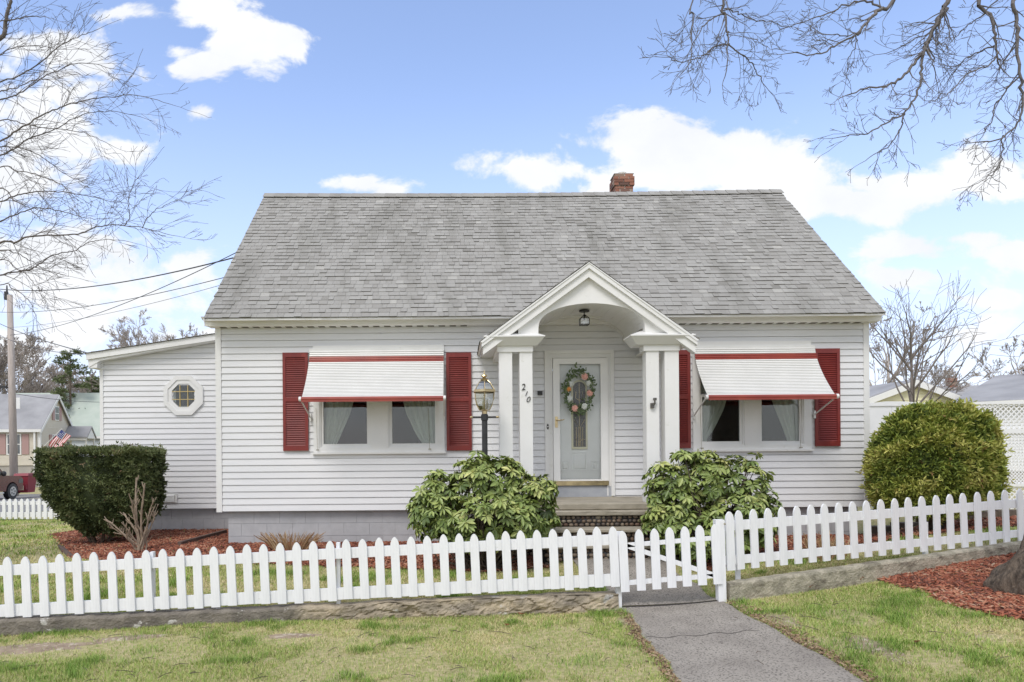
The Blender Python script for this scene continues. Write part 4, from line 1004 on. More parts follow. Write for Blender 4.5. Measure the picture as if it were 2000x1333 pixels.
# ================================================================== PLANTS
def obj_from_cards(name,V,T,F4,mt,parent,smooth=False): return npmesh(name,np.array(V),np.array(F4),np.array(T),mt,parent,smooth)
def cards(P,D,N,L,Wd,tone,fold=.2,droop=.15):
    """vectorised pointed leaves: P base, D direction, N approx normal (n,3); 2 quads each"""
    D=D/np.linalg.norm(D,axis=1,keepdims=True); Sd=np.cross(D,N); Sd/=np.linalg.norm(Sd,axis=1,keepdims=True)+1e-9; Nn=np.cross(Sd,D)
    L=L[:,None];Wd=Wd[:,None]; n=len(P)
    a=P; tip=P+D*L-Nn*L*droop; m=P+D*L*.55; l=m+Sd*Wd*.5+Nn*Wd*fold; r=m-Sd*Wd*.5+Nn*Wd*fold
    l2=P+D*L*.82-Nn*L*droop*.6+Sd*Wd*.34+Nn*Wd*fold*.6; r2=P+D*L*.82-Nn*L*droop*.6-Sd*Wd*.34+Nn*Wd*fold*.6
    V=np.stack([a,l,l2,tip,r2,r],1).reshape(-1,3); i=np.arange(n)[:,None]*6
    F=np.concatenate([i+np.array([[0,1,2,3]]),i+np.array([[0,3,4,5]])],0)
    return V,F,np.repeat(tone,6)
def blob_points(blobs,n,rng_,inset=(0,.25),zfloor=None):
    out=[];nor=[];dep=[]
    w=np.array([b_[3]*b_[4]+b_[4]*b_[5]+b_[3]*b_[5] for b_ in blobs]); w=w/w.sum()
    while len(out)<n:
        k=rng_.choice(len(blobs),p=w); b_=blobs[k]; d=rng_.normal(size=3); d/=np.linalg.norm(d)
        s=1-rng_.uniform(*inset)**1.3; c0=np.array(b_[:3]); r=np.array(b_[3:6]); p=c0+d*r*s
        ins=False
        for j,q in enumerate(blobs):
            if j!=k and (((p-np.array(q[:3]))/np.array(q[3:6]))**2).sum()<.72: ins=True;break
        if ins: continue
        if zfloor is not None and p[2]<zfloor: continue
        nn=d/r; nn/=np.linalg.norm(nn); out.append(p); nor.append(nn); dep.append(s)
    return np.array(out),np.array(nor),np.array(dep)
def pxblobs(lst,Y,dscale=.9,jit=.12):
    o=[]
    for (px,py,rx,ry,*yo) in lst:
        y=Y+(yo[0] if yo else 0); p=at(px,py,y); o.append((p.x,y,p.z,rx/FPX*Y,rx/FPX*Y*dscale,ry/FPX*Y))
    return o
def rhodo(blobs,Y,base,label,seed,nw=520):
    rg=np.random.default_rng(seed); bl=pxblobs(blobs,Y)
    root=thing('rhododendron',base,label,'shrub','rhododendrons flanking the entrance steps')
    P,N,dp=blob_points(bl,nw,rg,(0,.5),base[2]+.12)
    q_=rg.random(len(P))<.09; P[q_]=P[q_]+N[q_]*rg.uniform(.02,.09,(q_.sum(),1))+np.array([0,0,.02])*(N[q_][:,2:3]>0)
    Ps=[];Ds=[];Ns=[];Ls=[];Ws=[];Ts=[]
    for p,n,s in zip(P,N,dp):
        ax=n*.7+np.array([0,0,.75])+rg.normal(size=3)*.25; ax/=np.linalg.norm(ax)
        u=np.cross(ax,[.3,.9,.2]); u/=np.linalg.norm(u); v=np.cross(ax,u); k=rg.integers(7,12); dr=rg.uniform(-.35,.25); t0=rg.uniform(0,6.28)
        wt=np.clip(rg.normal(.42,.14)+(.12 if n[2]>.3 else 0),0,1)
        for j in range(k):
            t=t0+j*2*PI/k+rg.normal()*.12; d=u*math.cos(t)+v*math.sin(t)+ax*(dr+rg.normal()*.12)-np.array([0,0,.22])
            Ps.append(p+ax*rg.uniform(-.01,.02)); Ds.append(d); Ns.append(ax+rg.normal(size=3)*.1); l=rg.uniform(.08,.145); Ls.append(l); Ws.append(l*rg.uniform(.32,.42)); Ts.append(np.clip(wt+rg.normal()*.09,0,1))
        for j in range(rg.integers(1,4)):   # young upright leaves
            d=ax+rg.normal(size=3)*.35; Ps.append(p); Ds.append(d); Ns.append(u); Ls.append(.055); Ws.append(.018); Ts.append(min(1,wt+.3))
    V,F,T=cards(np.array(Ps),np.array(Ds),np.array(Ns),np.array(Ls),np.array(Ws),np.array(Ts),.18,.16)
    npmesh('foliage',V,F,T,M['rhodo'],root,True)
    b=MB(); 
    for i in rg.choice(len(P),90,replace=False):
        q=Vector(P[i]); s=Vector(base)+Vector((rg.uniform(-.15,.15),rg.uniform(-.1,.1),-.05)); m=s.lerp(q,.5)+Vector((rg.normal()*.06,rg.normal()*.06,-.10)); 
        b.tube([s,s.lerp(m,.5)+Vector((0,0,.03)),m,m.lerp(q,.6)+Vector((0,0,-.02)),q],[.016,.013,.010,.007,.004],5)
    b.build('stem',M['bark'],root,True)
    return root
gA=gz(.35,8.75); rhodo([(868,975,62,55),(945,948,66,58),(1022,978,60,55),(846,1005,46,38),(960,1010,100,55,-.1),(1052,1008,36,42),(905,1015,70,45,-.15),(985,935,40,40),(820,1000,20,30),(1062,950,22,22)],8.75,(.35,8.75,gA),'dark green rhododendron around the lamp post, left of the entrance steps',3,540)
gB=gz(3.3,8.75); rhodo([(1308,955,46,60),(1378,935,58,55),(1448,945,52,58),(1325,1020,60,52,-.1),(1440,1010,72,60,-.1),(1385,1050,75,40,-.2),(1486,1000,34,52),(1290,1020,32,40),(1335,905,30,25)],8.75,(3.3,8.75,gB),'dark green rhododendron under the right window, right of the entrance steps',4,540)
def sprays(P,N,rg,size,k,tone,dr,wr=.32,spread=.7,upb=.3):
    n=len(P); Ps=np.repeat(P,k,0); Nn=np.repeat(N,k,0); D=Nn+rg.normal(size=Ps.shape)*spread+np.array([0,0,upb]); L=rg.uniform(size[0],size[1],n*k)
    Nr=rg.normal(size=Ps.shape); T=np.clip(np.repeat(tone,k)+rg.normal(size=n*k)*.07,0,1)
    return cards(Ps,D,Nr,L,L*wr,T,.1,dr)
# clipped yew: flat top, sides sloping in towards the ground
YH=11.6; hb=at(196,1036,YH); hbz=gz(hb.x,YH)
hed=thing('yew_shrub',(hb.x,YH,hbz),'dark green clipped yew with a flat top and tapering base in front of the wing','shrub')
def hprof(z):  # left and right px at height row
    return (lerp(z,[(883,74),(900,68),(935,70),(965,82),(990,100),(1015,125),(1042,165)]),lerp(z,[(883,318),(900,323),(950,322),(985,318),(1005,306),(1024,288),(1042,262)]))
rg=np.random.default_rng(5); P=[];N=[]
while len(P)<15000:
    top_=rg.random()<.22
    if top_:
        py=882+rg.uniform(0,8)*rg.random(); a_,c2=hprof(893); m_=(a_+c2)/2+5; a_,c2=m_-(c2-a_)*.42,m_+(c2-a_)*.42; s=rg.uniform(-1,1); t=rg.uniform(-1,1)
        if s*s+t*t>1.0 and abs(s)**4+abs(t)**4>1: continue
        cx=(a_+c2)/2; hw=(c2-a_)/2; p=at(cx+hw*s,py,YH); P.append((p.x,YH+t*.72,p.z+.05*float(vnoise(p.x,t,5))-.06*max(abs(s),abs(t))**6)); N.append((s*.3,t*.3,1))
    else:
        py=rg.uniform(884,1042); a_,c2=hprof(py); m_=(a_+c2)/2+5; a_,c2=m_-(c2-a_)*.43,m_+(c2-a_)*.43; th=rg.uniform(0,2*PI); e=.6; cs,sn=math.cos(th),math.sin(th)
        s=math.copysign(abs(cs)**e,cs); t=math.copysign(abs(sn)**e,sn); hw=(c2-a_)/2; ins=1.03-abs(rg.normal())*.07-.17*float(vnoise(th*3,py*.06,2.2))
        p=at((a_+c2)/2+hw*s*ins,py,YH); hwm=hw/FPX*YH; P.append((p.x,YH+t*hwm*.72*ins,p.z)); N.append((cs,sn,-.1))
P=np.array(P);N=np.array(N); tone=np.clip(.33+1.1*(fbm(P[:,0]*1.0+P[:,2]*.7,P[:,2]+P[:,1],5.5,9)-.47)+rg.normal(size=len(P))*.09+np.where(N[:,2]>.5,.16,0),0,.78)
brn=rg.random(len(P))<.012; tone[brn]=.97
q_=rg.random(len(P))<.03; P[q_]+=N[q_]*rg.uniform(.02,.09,(q_.sum(),1))
V,F,T=sprays(P,N,rg,(.035,.075),4,tone,.2,.30,.75,.35); npmesh('foliage',V,F,T,M['yew'],hed)
b=MB(); rows=[]
for py in (892,935,965,990,1012,1030):
    a_,c2=hprof(py); hw=(c2-a_)/2/FPX*YH*.70; p=at((a_+c2)/2,py,YH); rows.append((p.x,hw,p.z))
n=20; vs=[]
for (x,hw,z) in rows:
    for k in range(n):
        th=2*PI*k/n; cs,sn=math.cos(th),math.sin(th); vs.append((x+hw*math.copysign(abs(cs)**.6,cs),YH+hw*.70*math.copysign(abs(sn)**.6,sn),z))
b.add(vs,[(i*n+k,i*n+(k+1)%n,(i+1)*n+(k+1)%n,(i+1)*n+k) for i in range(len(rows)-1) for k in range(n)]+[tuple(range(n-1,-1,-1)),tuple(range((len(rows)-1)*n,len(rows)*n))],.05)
b.build('light_block_core',M['yew'],hed)  # dark solid core added inside the foliage to block light
b=MB()
for k in range(7):
    a_=k*.9; b.tube([(hb.x+.08*math.cos(a_),YH+.08*math.sin(a_),hbz-.05),(hb.x+.35*math.cos(a_),YH+.35*math.sin(a_),hbz+.4)],[.03,.02],6)
b.build('trunk',M['bark'],hed)
# round arborvitae
YB_=9.9; ab=at(1820,1010,YB_); abz=gz(ab.x,YB_)
arb=thing('arborvitae',(ab.x,YB_,abz),'round yellow green arborvitae shrub between the house corner and the lattice fence','shrub')
bl=pxblobs([(1800,835,62,48),(1822,905,116,108),(1768,892,62,62),(1840,850,92,62),(1893,905,56,70),(1752,930,50,55),(1880,950,68,55),(1800,960,90,60),(1930,925,28,30)],YB_,.85)
P,N,dp=blob_points(bl,11500,rg,(0,.2),abz+.25); lum=fbm(P[:,0]*1.1+P[:,1],P[:,2]+P[:,1]*.5,6.0,61); P=P+N*(.30*(lum-.66))[:,None]
tone=np.clip(.38+.8*(fbm(P[:,0]*1.2,P[:,2]*1.2+P[:,1],4.0,21)-.48)+1.0*(lum-.5)+rg.normal(size=len(P))*.10,0.02,.74)+0.0
brn=(rg.random(len(P))<.012); tone[brn]=rg.uniform(.9,1,brn.sum())
q_=rg.random(len(P))<.05; P[q_]+=N[q_]*rg.uniform(.02,.10,(q_.sum(),1)); N2=N*.75+np.array([0,0,.1]); V,F,T=sprays(P,N2,rg,(.045,.10),4,tone,.3,.28,.6,.0); npmesh('foliage',V,F,T,M['arb'],arb)
b=MB()
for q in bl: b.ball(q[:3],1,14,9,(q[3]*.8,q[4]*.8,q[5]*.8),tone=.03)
b.build('light_block_core',M['arb'],arb,True)  # dark solid balls added inside the sprays so light cannot pass through
b=MB()
for k in range(8):
    a_=k*.8; b.tube([(ab.x+.05*math.cos(a_),YB_+.05*math.sin(a_),abz-.05),(ab.x+.2*math.cos(a_),YB_+.2*math.sin(a_),abz+.25),(ab.x+.5*math.cos(a_),YB_+.4*math.sin(a_),abz+.9)],[.035,.025,.012],6)
b.build('trunk',M['bark'],arb)
# hard pruned shrub and dry grass clumps
g0=gnd(278,1078); st=thing('pruned_shrub',g0,'leafless hard pruned shrub of pale cut stems in the red mulch','shrub')
b=MB(); Yp=g0.y
for k,(ex,ey,r) in enumerate(((268,932,.022),(282,945,.018),(240,1002,.016),(203,1015,.014),(309,985,.018),(222,1040,.013),(296,1000,.015),(252,965,.014),(236,1022,.014),(215,1030,.012),(300,975,.013),(262,985,.016),(288,1015,.014),(246,1040,.012))):
    e=at(ex,ey,Yp+random.uniform(-.25,.25)); s=Vector(g0)+Vector((random.uniform(-.06,.06),random.uniform(-.05,.05),-.03)); pts=[s]
    side=Vector((random.uniform(-.05,.05),random.uniform(-.05,.05),0))
    for t in (.2,.4,.6,.8,1): pts.append(s.lerp(e,t)+side*math.sin(t*PI)+Vector((0,0,.12*math.sin(t*PI)*(abs(ex-278)/80)))+Vector((random.uniform(-.01,.01),)*3))
    b.tube(pts,[r,r*.95,r*.85,r*.75,r*.65,r*.55],6)
    for q in range(8):
        i=random.randint(1,4); p=pts[i].lerp(pts[i+1],random.random()); d=((pts[i+1]-pts[i]).normalized()+Vector((random.uniform(-1.1,1.1),random.uniform(-.8,.8),random.uniform(0,.9)))).normalized()
        l=random.uniform(.05,.16); b.tube([p,p+d*l*.6,p+d*l+Vector((0,0,.02))],[r*.5,r*.42,r*.36],5)
b.build('cut_stems',M['stub'],st)
def clump(px,py,w,h,n,label,cat='dried plant'):
    g0=gnd(px,py); b=MB(); 
    for k in range(n):
        a_=random.uniform(-1,1); r=random.uniform(0,.06); s=Vector((g0.x+a_*w*.35,g0.y+random.uniform(-.12,.12),g0.z-.01)); L=h*random.uniform(.55,1)
        e=s+Vector((a_*w*.45+random.uniform(-.05,.05),random.uniform(-.12,.12),L)); m=s.lerp(e,.5)+Vector((a_*.02,0,.04)); b.tube([s,m,e],[.005,.0045,.003],4,tone=random.random())
        if random.random()<.5: b.tube([m,m+Vector((random.uniform(-.06,.06),random.uniform(-.04,.04),.07))],[.003,.002],4,tone=random.random())
    return single(b,'dried_clump',M['straw'],g0,label,cat)
M['straw']=mat('dry_stem',(.85,.85,.85),(1,1,1),.85,scale=9,tone=((.22,.12,.06),(.42,.26,.13),(.60,.45,.27)))
clump(567,1077,.62,.30,150,'clump of cut brown stems against the grey block foundation left of the door')
clump(243,1052,.35,.16,70,'small clump of dry stems behind the hard pruned shrub')
clump(1600,1094,.35,.34,60,'dry brown stems seen through the right picket fence nearest the lattice side'); clump(1648,1090,.3,.24,40,'short dry leaves by the house corner behind the right picket fence')
# ================================================================== GROUND COVER
def inpoly(x,y,poly):
    c_=np.zeros(len(x),bool); n=len(poly)
    for i in range(n):
        x1,y1=poly[i];x2,y2=poly[(i+1)%n]; m=((y1>y)!=(y2>y))&(x<(x2-x1)*(y-y1)/((y2-y1) if y2!=y1 else 1e-9)+x1); c_^=m
    return c_
def gpoly(pts): return [(lambda g_:(g_.x,g_.y))(gnd(*p)) for p in pts]
gz_v=lambda X,Y_:np.array([gz(a_,c2) for a_,c2 in zip(X,Y_)])
beds={'left':gpoly([(98,1046),(180,1034),(330,1032)])+[(XL+.12,YA+.05),(XL+.13,10.85)]+[(.45,10.85),(1.1,9.3),(1.15,8.75),(.4,8.55),(-1.4,9.15),(-3.2,9.55),(-4.2,9.6)]+gpoly([(195,1098),(140,1092)]),
 'right':[(2.95,9.0),(3.1,10.85),(6.5,10.85),(7.6,10.8),(9.5,10.6),(9.3,9.7),(6.5,9.3),(4.5,8.7),(3.0,8.2)],
 'tree':gpoly([(1712,1137),(1790,1118),(1880,1098),(1960,1083)])+[(7.2,7.9),(8.2,7.2),(8.0,5.4),(6.3,5.4)]+gpoly([(1995,1212),(1930,1203),(1860,1185),(1800,1158)])}
chips=[]
for nm,poly in beds.items():
    xs_=[p[0] for p in poly];ys_=[p[1] for p in poly]; st_=.07
    X,Yg=np.meshgrid(np.arange(min(xs_),max(xs_),st_),np.arange(min(ys_),max(ys_),st_)); X=X.ravel();Yg=Yg.ravel(); m=inpoly(X,Yg,poly); X=X[m];Yg=Yg[m]
    b=MB()
    for x,y in zip(X,Yg):
        b.add([(x+a_*st_/2,y+c2*st_/2,gz(x+a_*st_/2,y+c2*st_/2)+.012) for a_,c2 in ((-1,-1),(1,-1),(1,1),(-1,1))],[(0,1,2,3)])
    struct(b.build('mulch_bed',M['mulchbase']))
    n=int(len(X)*st_*st_*(1500 if nm!='tree' else 2100)); k=rng.integers(0,len(X),n); cxs=X[k]+rng.uniform(-.05,.05,n); cys=Yg[k]+rng.uniform(-.05,.05,n); chips.append((cxs,cys,nm))
def chipmesh(cx,cy,L,Wd,tone,name,mt,zoff=.016,tilt=.3):
    n=len(cx); z=gz_v(cx,cy)+zoff+rng.uniform(0,.02,n); th=rng.uniform(0,PI,n); ti=rng.normal(size=n)*tilt
    d=np.stack([np.cos(th),np.sin(th),ti],1); s=np.stack([-np.sin(th),np.cos(th),rng.normal(size=n)*tilt],1); P=np.stack([cx,cy,z],1); u=np.array([0,0,.006])
    a_=P-d*L[:,None]-s*Wd[:,None]; b_=P+d*L[:,None]-s*Wd[:,None]*.8; c2=P+d*L[:,None]+s*Wd[:,None]*.6; e=P-d*L[:,None]*.9+s*Wd[:,None]
    V=np.stack([a_,b_,c2,e,a_-u,b_-u,c2-u,e-u],1).reshape(-1,3); i=np.arange(n)[:,None]*8
    F=np.concatenate([i+np.array([f_]) for f_ in ([0,1,2,3],[4,5,1,0],[5,6,2,1],[6,7,3,2],[7,4,0,3])],0)
    return npmesh(name,V,F,np.repeat(tone,8),mt)
for cxs,cys,nm in chips:
    n=len(cxs); 
    if nm=='right': cxs=cxs[::3]; cys=cys[::3]; n=len(cxs)
    o=chipmesh(cxs,cys,rng.uniform(.012,.034,n),rng.uniform(.004,.011,n),np.clip(rng.beta(2,2,n)*1.0-.25*(fbm(cxs,cys,2.5,4)>.55),0,1),'mulch',M['mulch']); o['kind']='stuff'
# bed edging
def edging(pts,label,h=.07):
    b=MB(); G_=[gnd(*p) for p in pts]
    for p,q in zip(G_,G_[1:]):
        n=max(1,int((q-p).length/.09))
        for i in range(n):
            a_=p.lerp(q,i/n); c2=p.lerp(q,(i+.93)/n); d=(c2-a_).normalized()*.0; nn=Vector((-(q-p).y,(q-p).x,0)).normalized()*.03
            b.hexa([a_-nn-Vector((0,0,.05)),c2-nn-Vector((0,0,.05)),c2+nn-Vector((0,0,.05)),a_+nn-Vector((0,0,.05))],[a_-nn+Vector((0,0,h)),c2-nn+Vector((0,0,h)),c2+nn+Vector((0,0,h)),a_+nn+Vector((0,0,h))])
    return single(b,'bed_edging',mat('edging',(.09,.06,.05),(.15,.10,.08),.9,scale=12,bump=.4),G_[0],label,'edging')
edging([(440,1044),(400,1055),(350,1069)],'dark scalloped edging strip meeting the block foundation corner',.08); edging([(100,1047),(118,1070),(140,1090)],'low edging along the left rim of the mulch bed by the lawn',.03)
# grass blades
def grass(n,x0,x1,y0,y1,h,w,name,seed,excl=True,edge=None):
    rg=np.random.default_rng(seed); X=rg.uniform(x0,x1,n); Yg=rg.uniform(y0,y1,n)
    keep=np.ones(n,bool); pl=np.array([pathx(v) for v in Yg]); m=(X>pl[:,0]+.01)&(X<pl[:,1]-.01)&(Yg<9.0); 
    keep&=~m
    for nm,poly in beds.items(): keep&=~(inpoly(X,Yg,poly)&(rg.random(n)>.02))
    F_=np.array([Fy(v) for v in X]); keep&=~((Yg>F_-.03)&(Yg<F_+.17))
    keep&=~((X>XL-.1)&(X<XR)&(Yg>10.7)); keep&=~((X>AX0)&(Yg>YA)&(X<0))
    keep&=~((X>LX0)&(X<LX1)&(Yg>9.0))
    vx=np.abs(X)/(Yg+.01); keep&=(X>-.72*Yg-.6)&(X<.87*Yg+.4)
    dens=fbm(X,Yg,1.1,31); keep&=(rg.random(n)<np.clip(1.7-1.1*(dens>.60)-.3*(dens>.52),.25,1))
    d1=np.sqrt(((X+3.9)/1.0)**2+((Yg-6.35)/.42)**2); keep&=(rg.random(n)>np.clip(1.15-d1*.75,0,.93)); d2=np.sqrt(((X+1.62)/.35)**2+((Yg-6.45)/.13)**2); keep&=(rg.random(n)>np.clip(1.2-d2*.8,0,.9))
    X=X[keep];Yg=Yg[keep]; n=len(X); Z=gz_v(X,Yg)+.002
    dry=fbm(X,Yg,1.3,51); lush=fbm(X+7,Yg,2.6,77); fine=vnoise(X,Yg,14,5)
    dryf=np.clip((dry-.44)*4.5,0,1); lf=np.clip((lush-.60)*7,0,1)
    # tufts seen in the lawn
    for (tx,ty,rx_,ry_) in ((1.05,0,0,0),)+tuple([(gnd(px,py).x,gnd(px,py).y,a_,c2) for px,py,a_,c2 in ((1665,1272,.28,.07),(470,1295,.35,.09),(790,1228,.35,.1),(30,1215+95,.2,.1),(1500,1200,.35,.1),(1180,1205,.4,.09))]):
        if rx_>0: lf=np.maximum(lf,np.clip(1.3-np.sqrt(((X-tx)/rx_)**2+((Yg-ty)/ry_)**2),0,1))
    isdry=rg.random(n)<(.34+.55*dryf)*(1-lf*.9); tone=np.where(isdry,rg.uniform(.72,1,n),np.clip(rg.normal(.42,.16,n)-.22*lf+.1*(fine-.5),0,.72))
    H=h*rg.uniform(.45,1.25,n)*(1+.9*lf); H=np.where(isdry,H*.6,H); th=rg.uniform(0,2*PI,n); ln=rg.uniform(.15,.75,n)*np.where(isdry,1.9,1)
    P=np.stack([X,Yg,Z],1); d=np.stack([np.cos(th)*ln,np.sin(th)*ln,np.ones(n)],1); s=np.stack([-np.sin(th),np.cos(th),np.zeros(n)],1)*(w*rg.uniform(.6,1.3,n))[:,None]
    m_=P+d*H[:,None]*.5; t_=P+d*H[:,None]*np.array([1.5,1.5,.92]); V=np.stack([P-s,P+s,m_+s*.7,t_,m_-s*.7],1).reshape(-1,3)
    i=np.arange(n)[:,None]*5; 
    F=np.concatenate([i+np.array([[0,1,2,4]]),i+np.array([[4,2,3,3]])],0)
    # separate tri mesh: use tris throughout
    F=np.concatenate([i+np.array([[0,1,2]]),i+np.array([[0,2,4]]),i+np.array([[4,2,3]])],0)
    o=npmesh(name,V,F,np.repeat(tone,5),M['grass']); o['kind']='stuff'; return o
grass(430000,-5.2,5.9,4.5,8.0,.032,.0019,'grass',1)
grass(110000,-6.5,1.75,7.15,10.2,.036,.0028,'grass',2); grass(60000,2.5,9.5,7.1,10.5,.036,.003,'grass',4)
grass(120000,-14.5,-3.4,8.5,20,.05,.006,'grass',3)
# fallen leaves, twigs
def dleaf(px,py,sz,label,light=0):
    p=gnd(px,py)+Vector((0,0,.03)); b=MB(); n=9; vs=[(0,0,0)]; a0=random.uniform(0,6)
    for k in range(2*n):
        r=sz*(1 if k%2==0 else .48)*random.uniform(.75,1.1); t=a0+k*PI/n; vs.append((r*math.cos(t),r*.8*math.sin(t),random.uniform(-.0,.035)*sz/.06))
    b.add([(p.x+v[0],p.y+v[1],p.z+v[2]) for v in vs],[(0,1+k,1+(k+1)%(2*n)) for k in range(2*n)])
    return single(b,'dead_leaf',M['leaf'] if not light else M['leafpale'],p,label,'fallen leaf','fallen leaves on the front lawn')
M['leafpale']=mat('pale_dead_leaf',(.55,.42,.27),(.42,.28,.15),.8,scale=20)
dleaf(728,1197,.055,'pale curled leaf at the foot of the crumbling wall, left of the other pale one',1); dleaf(768,1192,.05,'pale leaf in the shadowed gap of the crumbling wall',1); dleaf(1019,1207,.05,'dark brown leaf on the grass left of the path, below the fence')
dleaf(1577,1155,.075,'large brown leaf leaning on the foot of the concrete curb near the gate'); dleaf(1677,1138,.085,'largest brown leaf against the concrete curb by the mulch'); dleaf(1480,1200,.05,'tan leaf on the right lawn close to the path',1); dleaf(1790,1262,.035,'small orange brown leaf alone on the right lawn')
dleaf(990,1228,.03,'small brown leaf in the middle of the left lawn'); dleaf(600,1205,.035,'brown leaf under the left picket fence wall')
b=MB()
for k in range(120):
    x=random.uniform(-4.5,5.2); y=random.uniform(5.0,6.95)
    if pathx(y)[0]<x<pathx(y)[1] and random.random()<.75: continue
    if y>Fy(x)-.1: continue
    a_=random.uniform(0,PI); l=random.uniform(.015,.075) if k%7 else random.uniform(.06,.12); z=gz(x,y)+.022; p=Vector((x,y,z)); d=Vector((math.cos(a_),math.sin(a_),0))
    b.tube([p-d*l,p+Vector((0,0,.008)),p+d*l+Vector((random.uniform(-.02,.02),random.uniform(-.02,.02),0))],[.0025,.003,.0015],4)
o=b.build('twig_litter',M['bark']); o['kind']='stuff'
n=1500; ex=[];ey=[]
while len(ex)<n:
    y=random.uniform(4.7,7.0); e=pathx(y); s=random.choice((0,1)); x=e[s]+(abs(random.gauss(0,.07)) if s else -abs(random.gauss(0,.045))); ex.append(x);ey.append(y)
o=chipmesh(np.array(ex),np.array(ey),rng.uniform(.006,.02,n),rng.uniform(.003,.008,n),rng.uniform(0,1,n),'leaf_litter',M['leafl'] if 'leafl' in M else mat('litter',(.8,.8,.8),(1,1,1),.9,scale=9,tone=((.12,.08,.05),(.30,.19,.11),(.5,.38,.25))),.01); o['kind']='stuff'
# ================================================================== BARE TREES
def segs_mesh(name,segs,mt,parent,k=4):
    A=np.array([s[0] for s in segs]);B=np.array([s[1] for s in segs]);ra=np.array([s[2] for s in segs])[:,None];rb=np.array([s[3] for s in segs])[:,None]
    D=B-A; D/=np.linalg.norm(D,axis=1,keepdims=True)+1e-9; up=np.where(np.abs(D[:,2:3])<.9,np.array([[0,0,1.]]),np.array([[1.,0,0]])); S_=np.cross(D,up); S_/=np.linalg.norm(S_,axis=1,keepdims=True); T_=np.cross(D,S_)
    vs=[]
    for P,r in ((A-D*ra*.3,ra),(B+D*rb*.3,rb)):
        for j in range(k): t=2*PI*j/k; vs.append(P+(S_*math.cos(t)+T_*math.sin(t))*r)
    V=np.stack(vs,1).reshape(-1,3); n=len(segs); i=np.arange(n)[:,None]*(2*k)
    F=np.concatenate([i+np.array([[j,(j+1)%k,k+(j+1)%k,k+j]]) for j in range(k)],0)
    return npmesh(name,V,F,np.full(len(V),.5),mt,parent,True)
def grow(segs,p,d,L,r,lev,rnd,cfg):
    n=cfg.get('n',5); p=np.array(p,float); d=np.array(d,float); d/=np.linalg.norm(d); rr=r
    for i in range(n):
        d=d+rnd.normal(size=3)*cfg['wig']+np.array([0,0,cfg['up']]); d/=np.linalg.norm(d); q=p+d*L/n; r2=max(cfg['rmin'],r*(1-.72*(i+1)/n)); segs.append((p,q,rr,r2)); p,rr=q,r2
        if lev>0 and i>=cfg.get('first',0):
            for c_ in range(cfg['kids'] if rnd.random()<cfg.get('pk',.9) else 0):
                ax=rnd.normal(size=3); ax-=d*ax.dot(d); ax/=np.linalg.norm(ax); a_=rnd.uniform(*cfg['ang']); d2=d*math.cos(a_)+ax*math.sin(a_)
                grow(segs,p,d2,L*rnd.uniform(*cfg['ratio'])*(1-.35*i/n),max(cfg['rmin'],rr*.62),lev-1,rnd,cfg)
def bare_tree(px,py_base,Y,h,label,seed,cfg,mt,name='bare_tree',cat='tree',group=None,lev=4,trunk_h=.28,lean=0,r0=None,dirs=None,nl=7,k=4):
    rnd=np.random.default_rng(seed); p=at(px,py_base,Y); base=Vector((p.x,Y,gz(p.x,Y))) if py_base is not None else p
    t=thing(name,base,label,cat,group); r0=r0 or h*.02; b=MB(); th=h*trunk_h
    pts=[base-Vector((0,0,.2)),base+Vector((lean*.3,0,th*.5)),base+Vector((lean,0,th)),base+Vector((lean*1.4,0,th*1.8)),base+Vector((lean*1.5,0,h*.8))]; b.tube(pts,[r0*1.25,r0,r0*.85,r0*.55,r0*.15],8); b.build('trunk',mt,t,True)
    S_=[]
    for i in range(nl):
        f_=rnd.uniform(.0,1); P=pts[2].lerp(pts[4],f_*.8) if i else pts[2]; a_=2*PI*i/nl+rnd.uniform(-.4,.4); el=rnd.uniform(.5,1.2)+f_*.3
        grow(S_,P,(math.cos(a_)*math.cos(el),math.sin(a_)*math.cos(el),math.sin(el)),h*(.52-.25*f_),r0*.45,lev,rnd,cfg)
    segs_mesh('crown',S_,mt,t,k); return t
cfgM=dict(wig=.10,up=.03,rmin=.006,kids=1,ang=(.35,.9),ratio=(.45,.7),n=6)
cfgF=dict(wig=.13,up=.03,rmin=.012,kids=2,pk=.55,ang=(.3,.8),ratio=(.42,.62),n=4)
bare_tree(1781,790,16.5,5.0,'leafless yard tree with many thin spreading branches behind the white fence',42,dict(wig=.09,up=.035,rmin=.004,kids=1,ang=(.3,.85),ratio=(.45,.72),n=6,first=1,pk=.7),M['twigl'],trunk_h=.30,r0=.06,nl=16,lev=2)
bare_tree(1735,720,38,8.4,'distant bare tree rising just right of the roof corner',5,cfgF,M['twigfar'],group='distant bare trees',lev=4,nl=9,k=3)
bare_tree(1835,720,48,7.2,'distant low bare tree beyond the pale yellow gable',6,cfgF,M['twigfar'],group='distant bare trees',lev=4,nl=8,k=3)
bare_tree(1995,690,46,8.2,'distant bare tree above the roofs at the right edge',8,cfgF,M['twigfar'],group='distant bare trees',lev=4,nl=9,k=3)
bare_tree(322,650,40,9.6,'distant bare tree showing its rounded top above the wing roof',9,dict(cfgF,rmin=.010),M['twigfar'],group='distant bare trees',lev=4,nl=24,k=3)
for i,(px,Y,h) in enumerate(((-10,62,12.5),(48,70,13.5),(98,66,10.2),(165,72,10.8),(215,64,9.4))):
    bare_tree(px,720,Y,h,['leftmost brown bare tree behind the beige house','brown bare tree rising behind the utility pole','low brown bare tree behind the beige roof ridge','tall brown bare tree right of the dark conifer','brown bare tree half hidden by the wing'][i],20+i,dict(cfgF,rmin=.022),M['twigfar'],group='brown trees beyond the street',lev=4,nl=14,k=3)
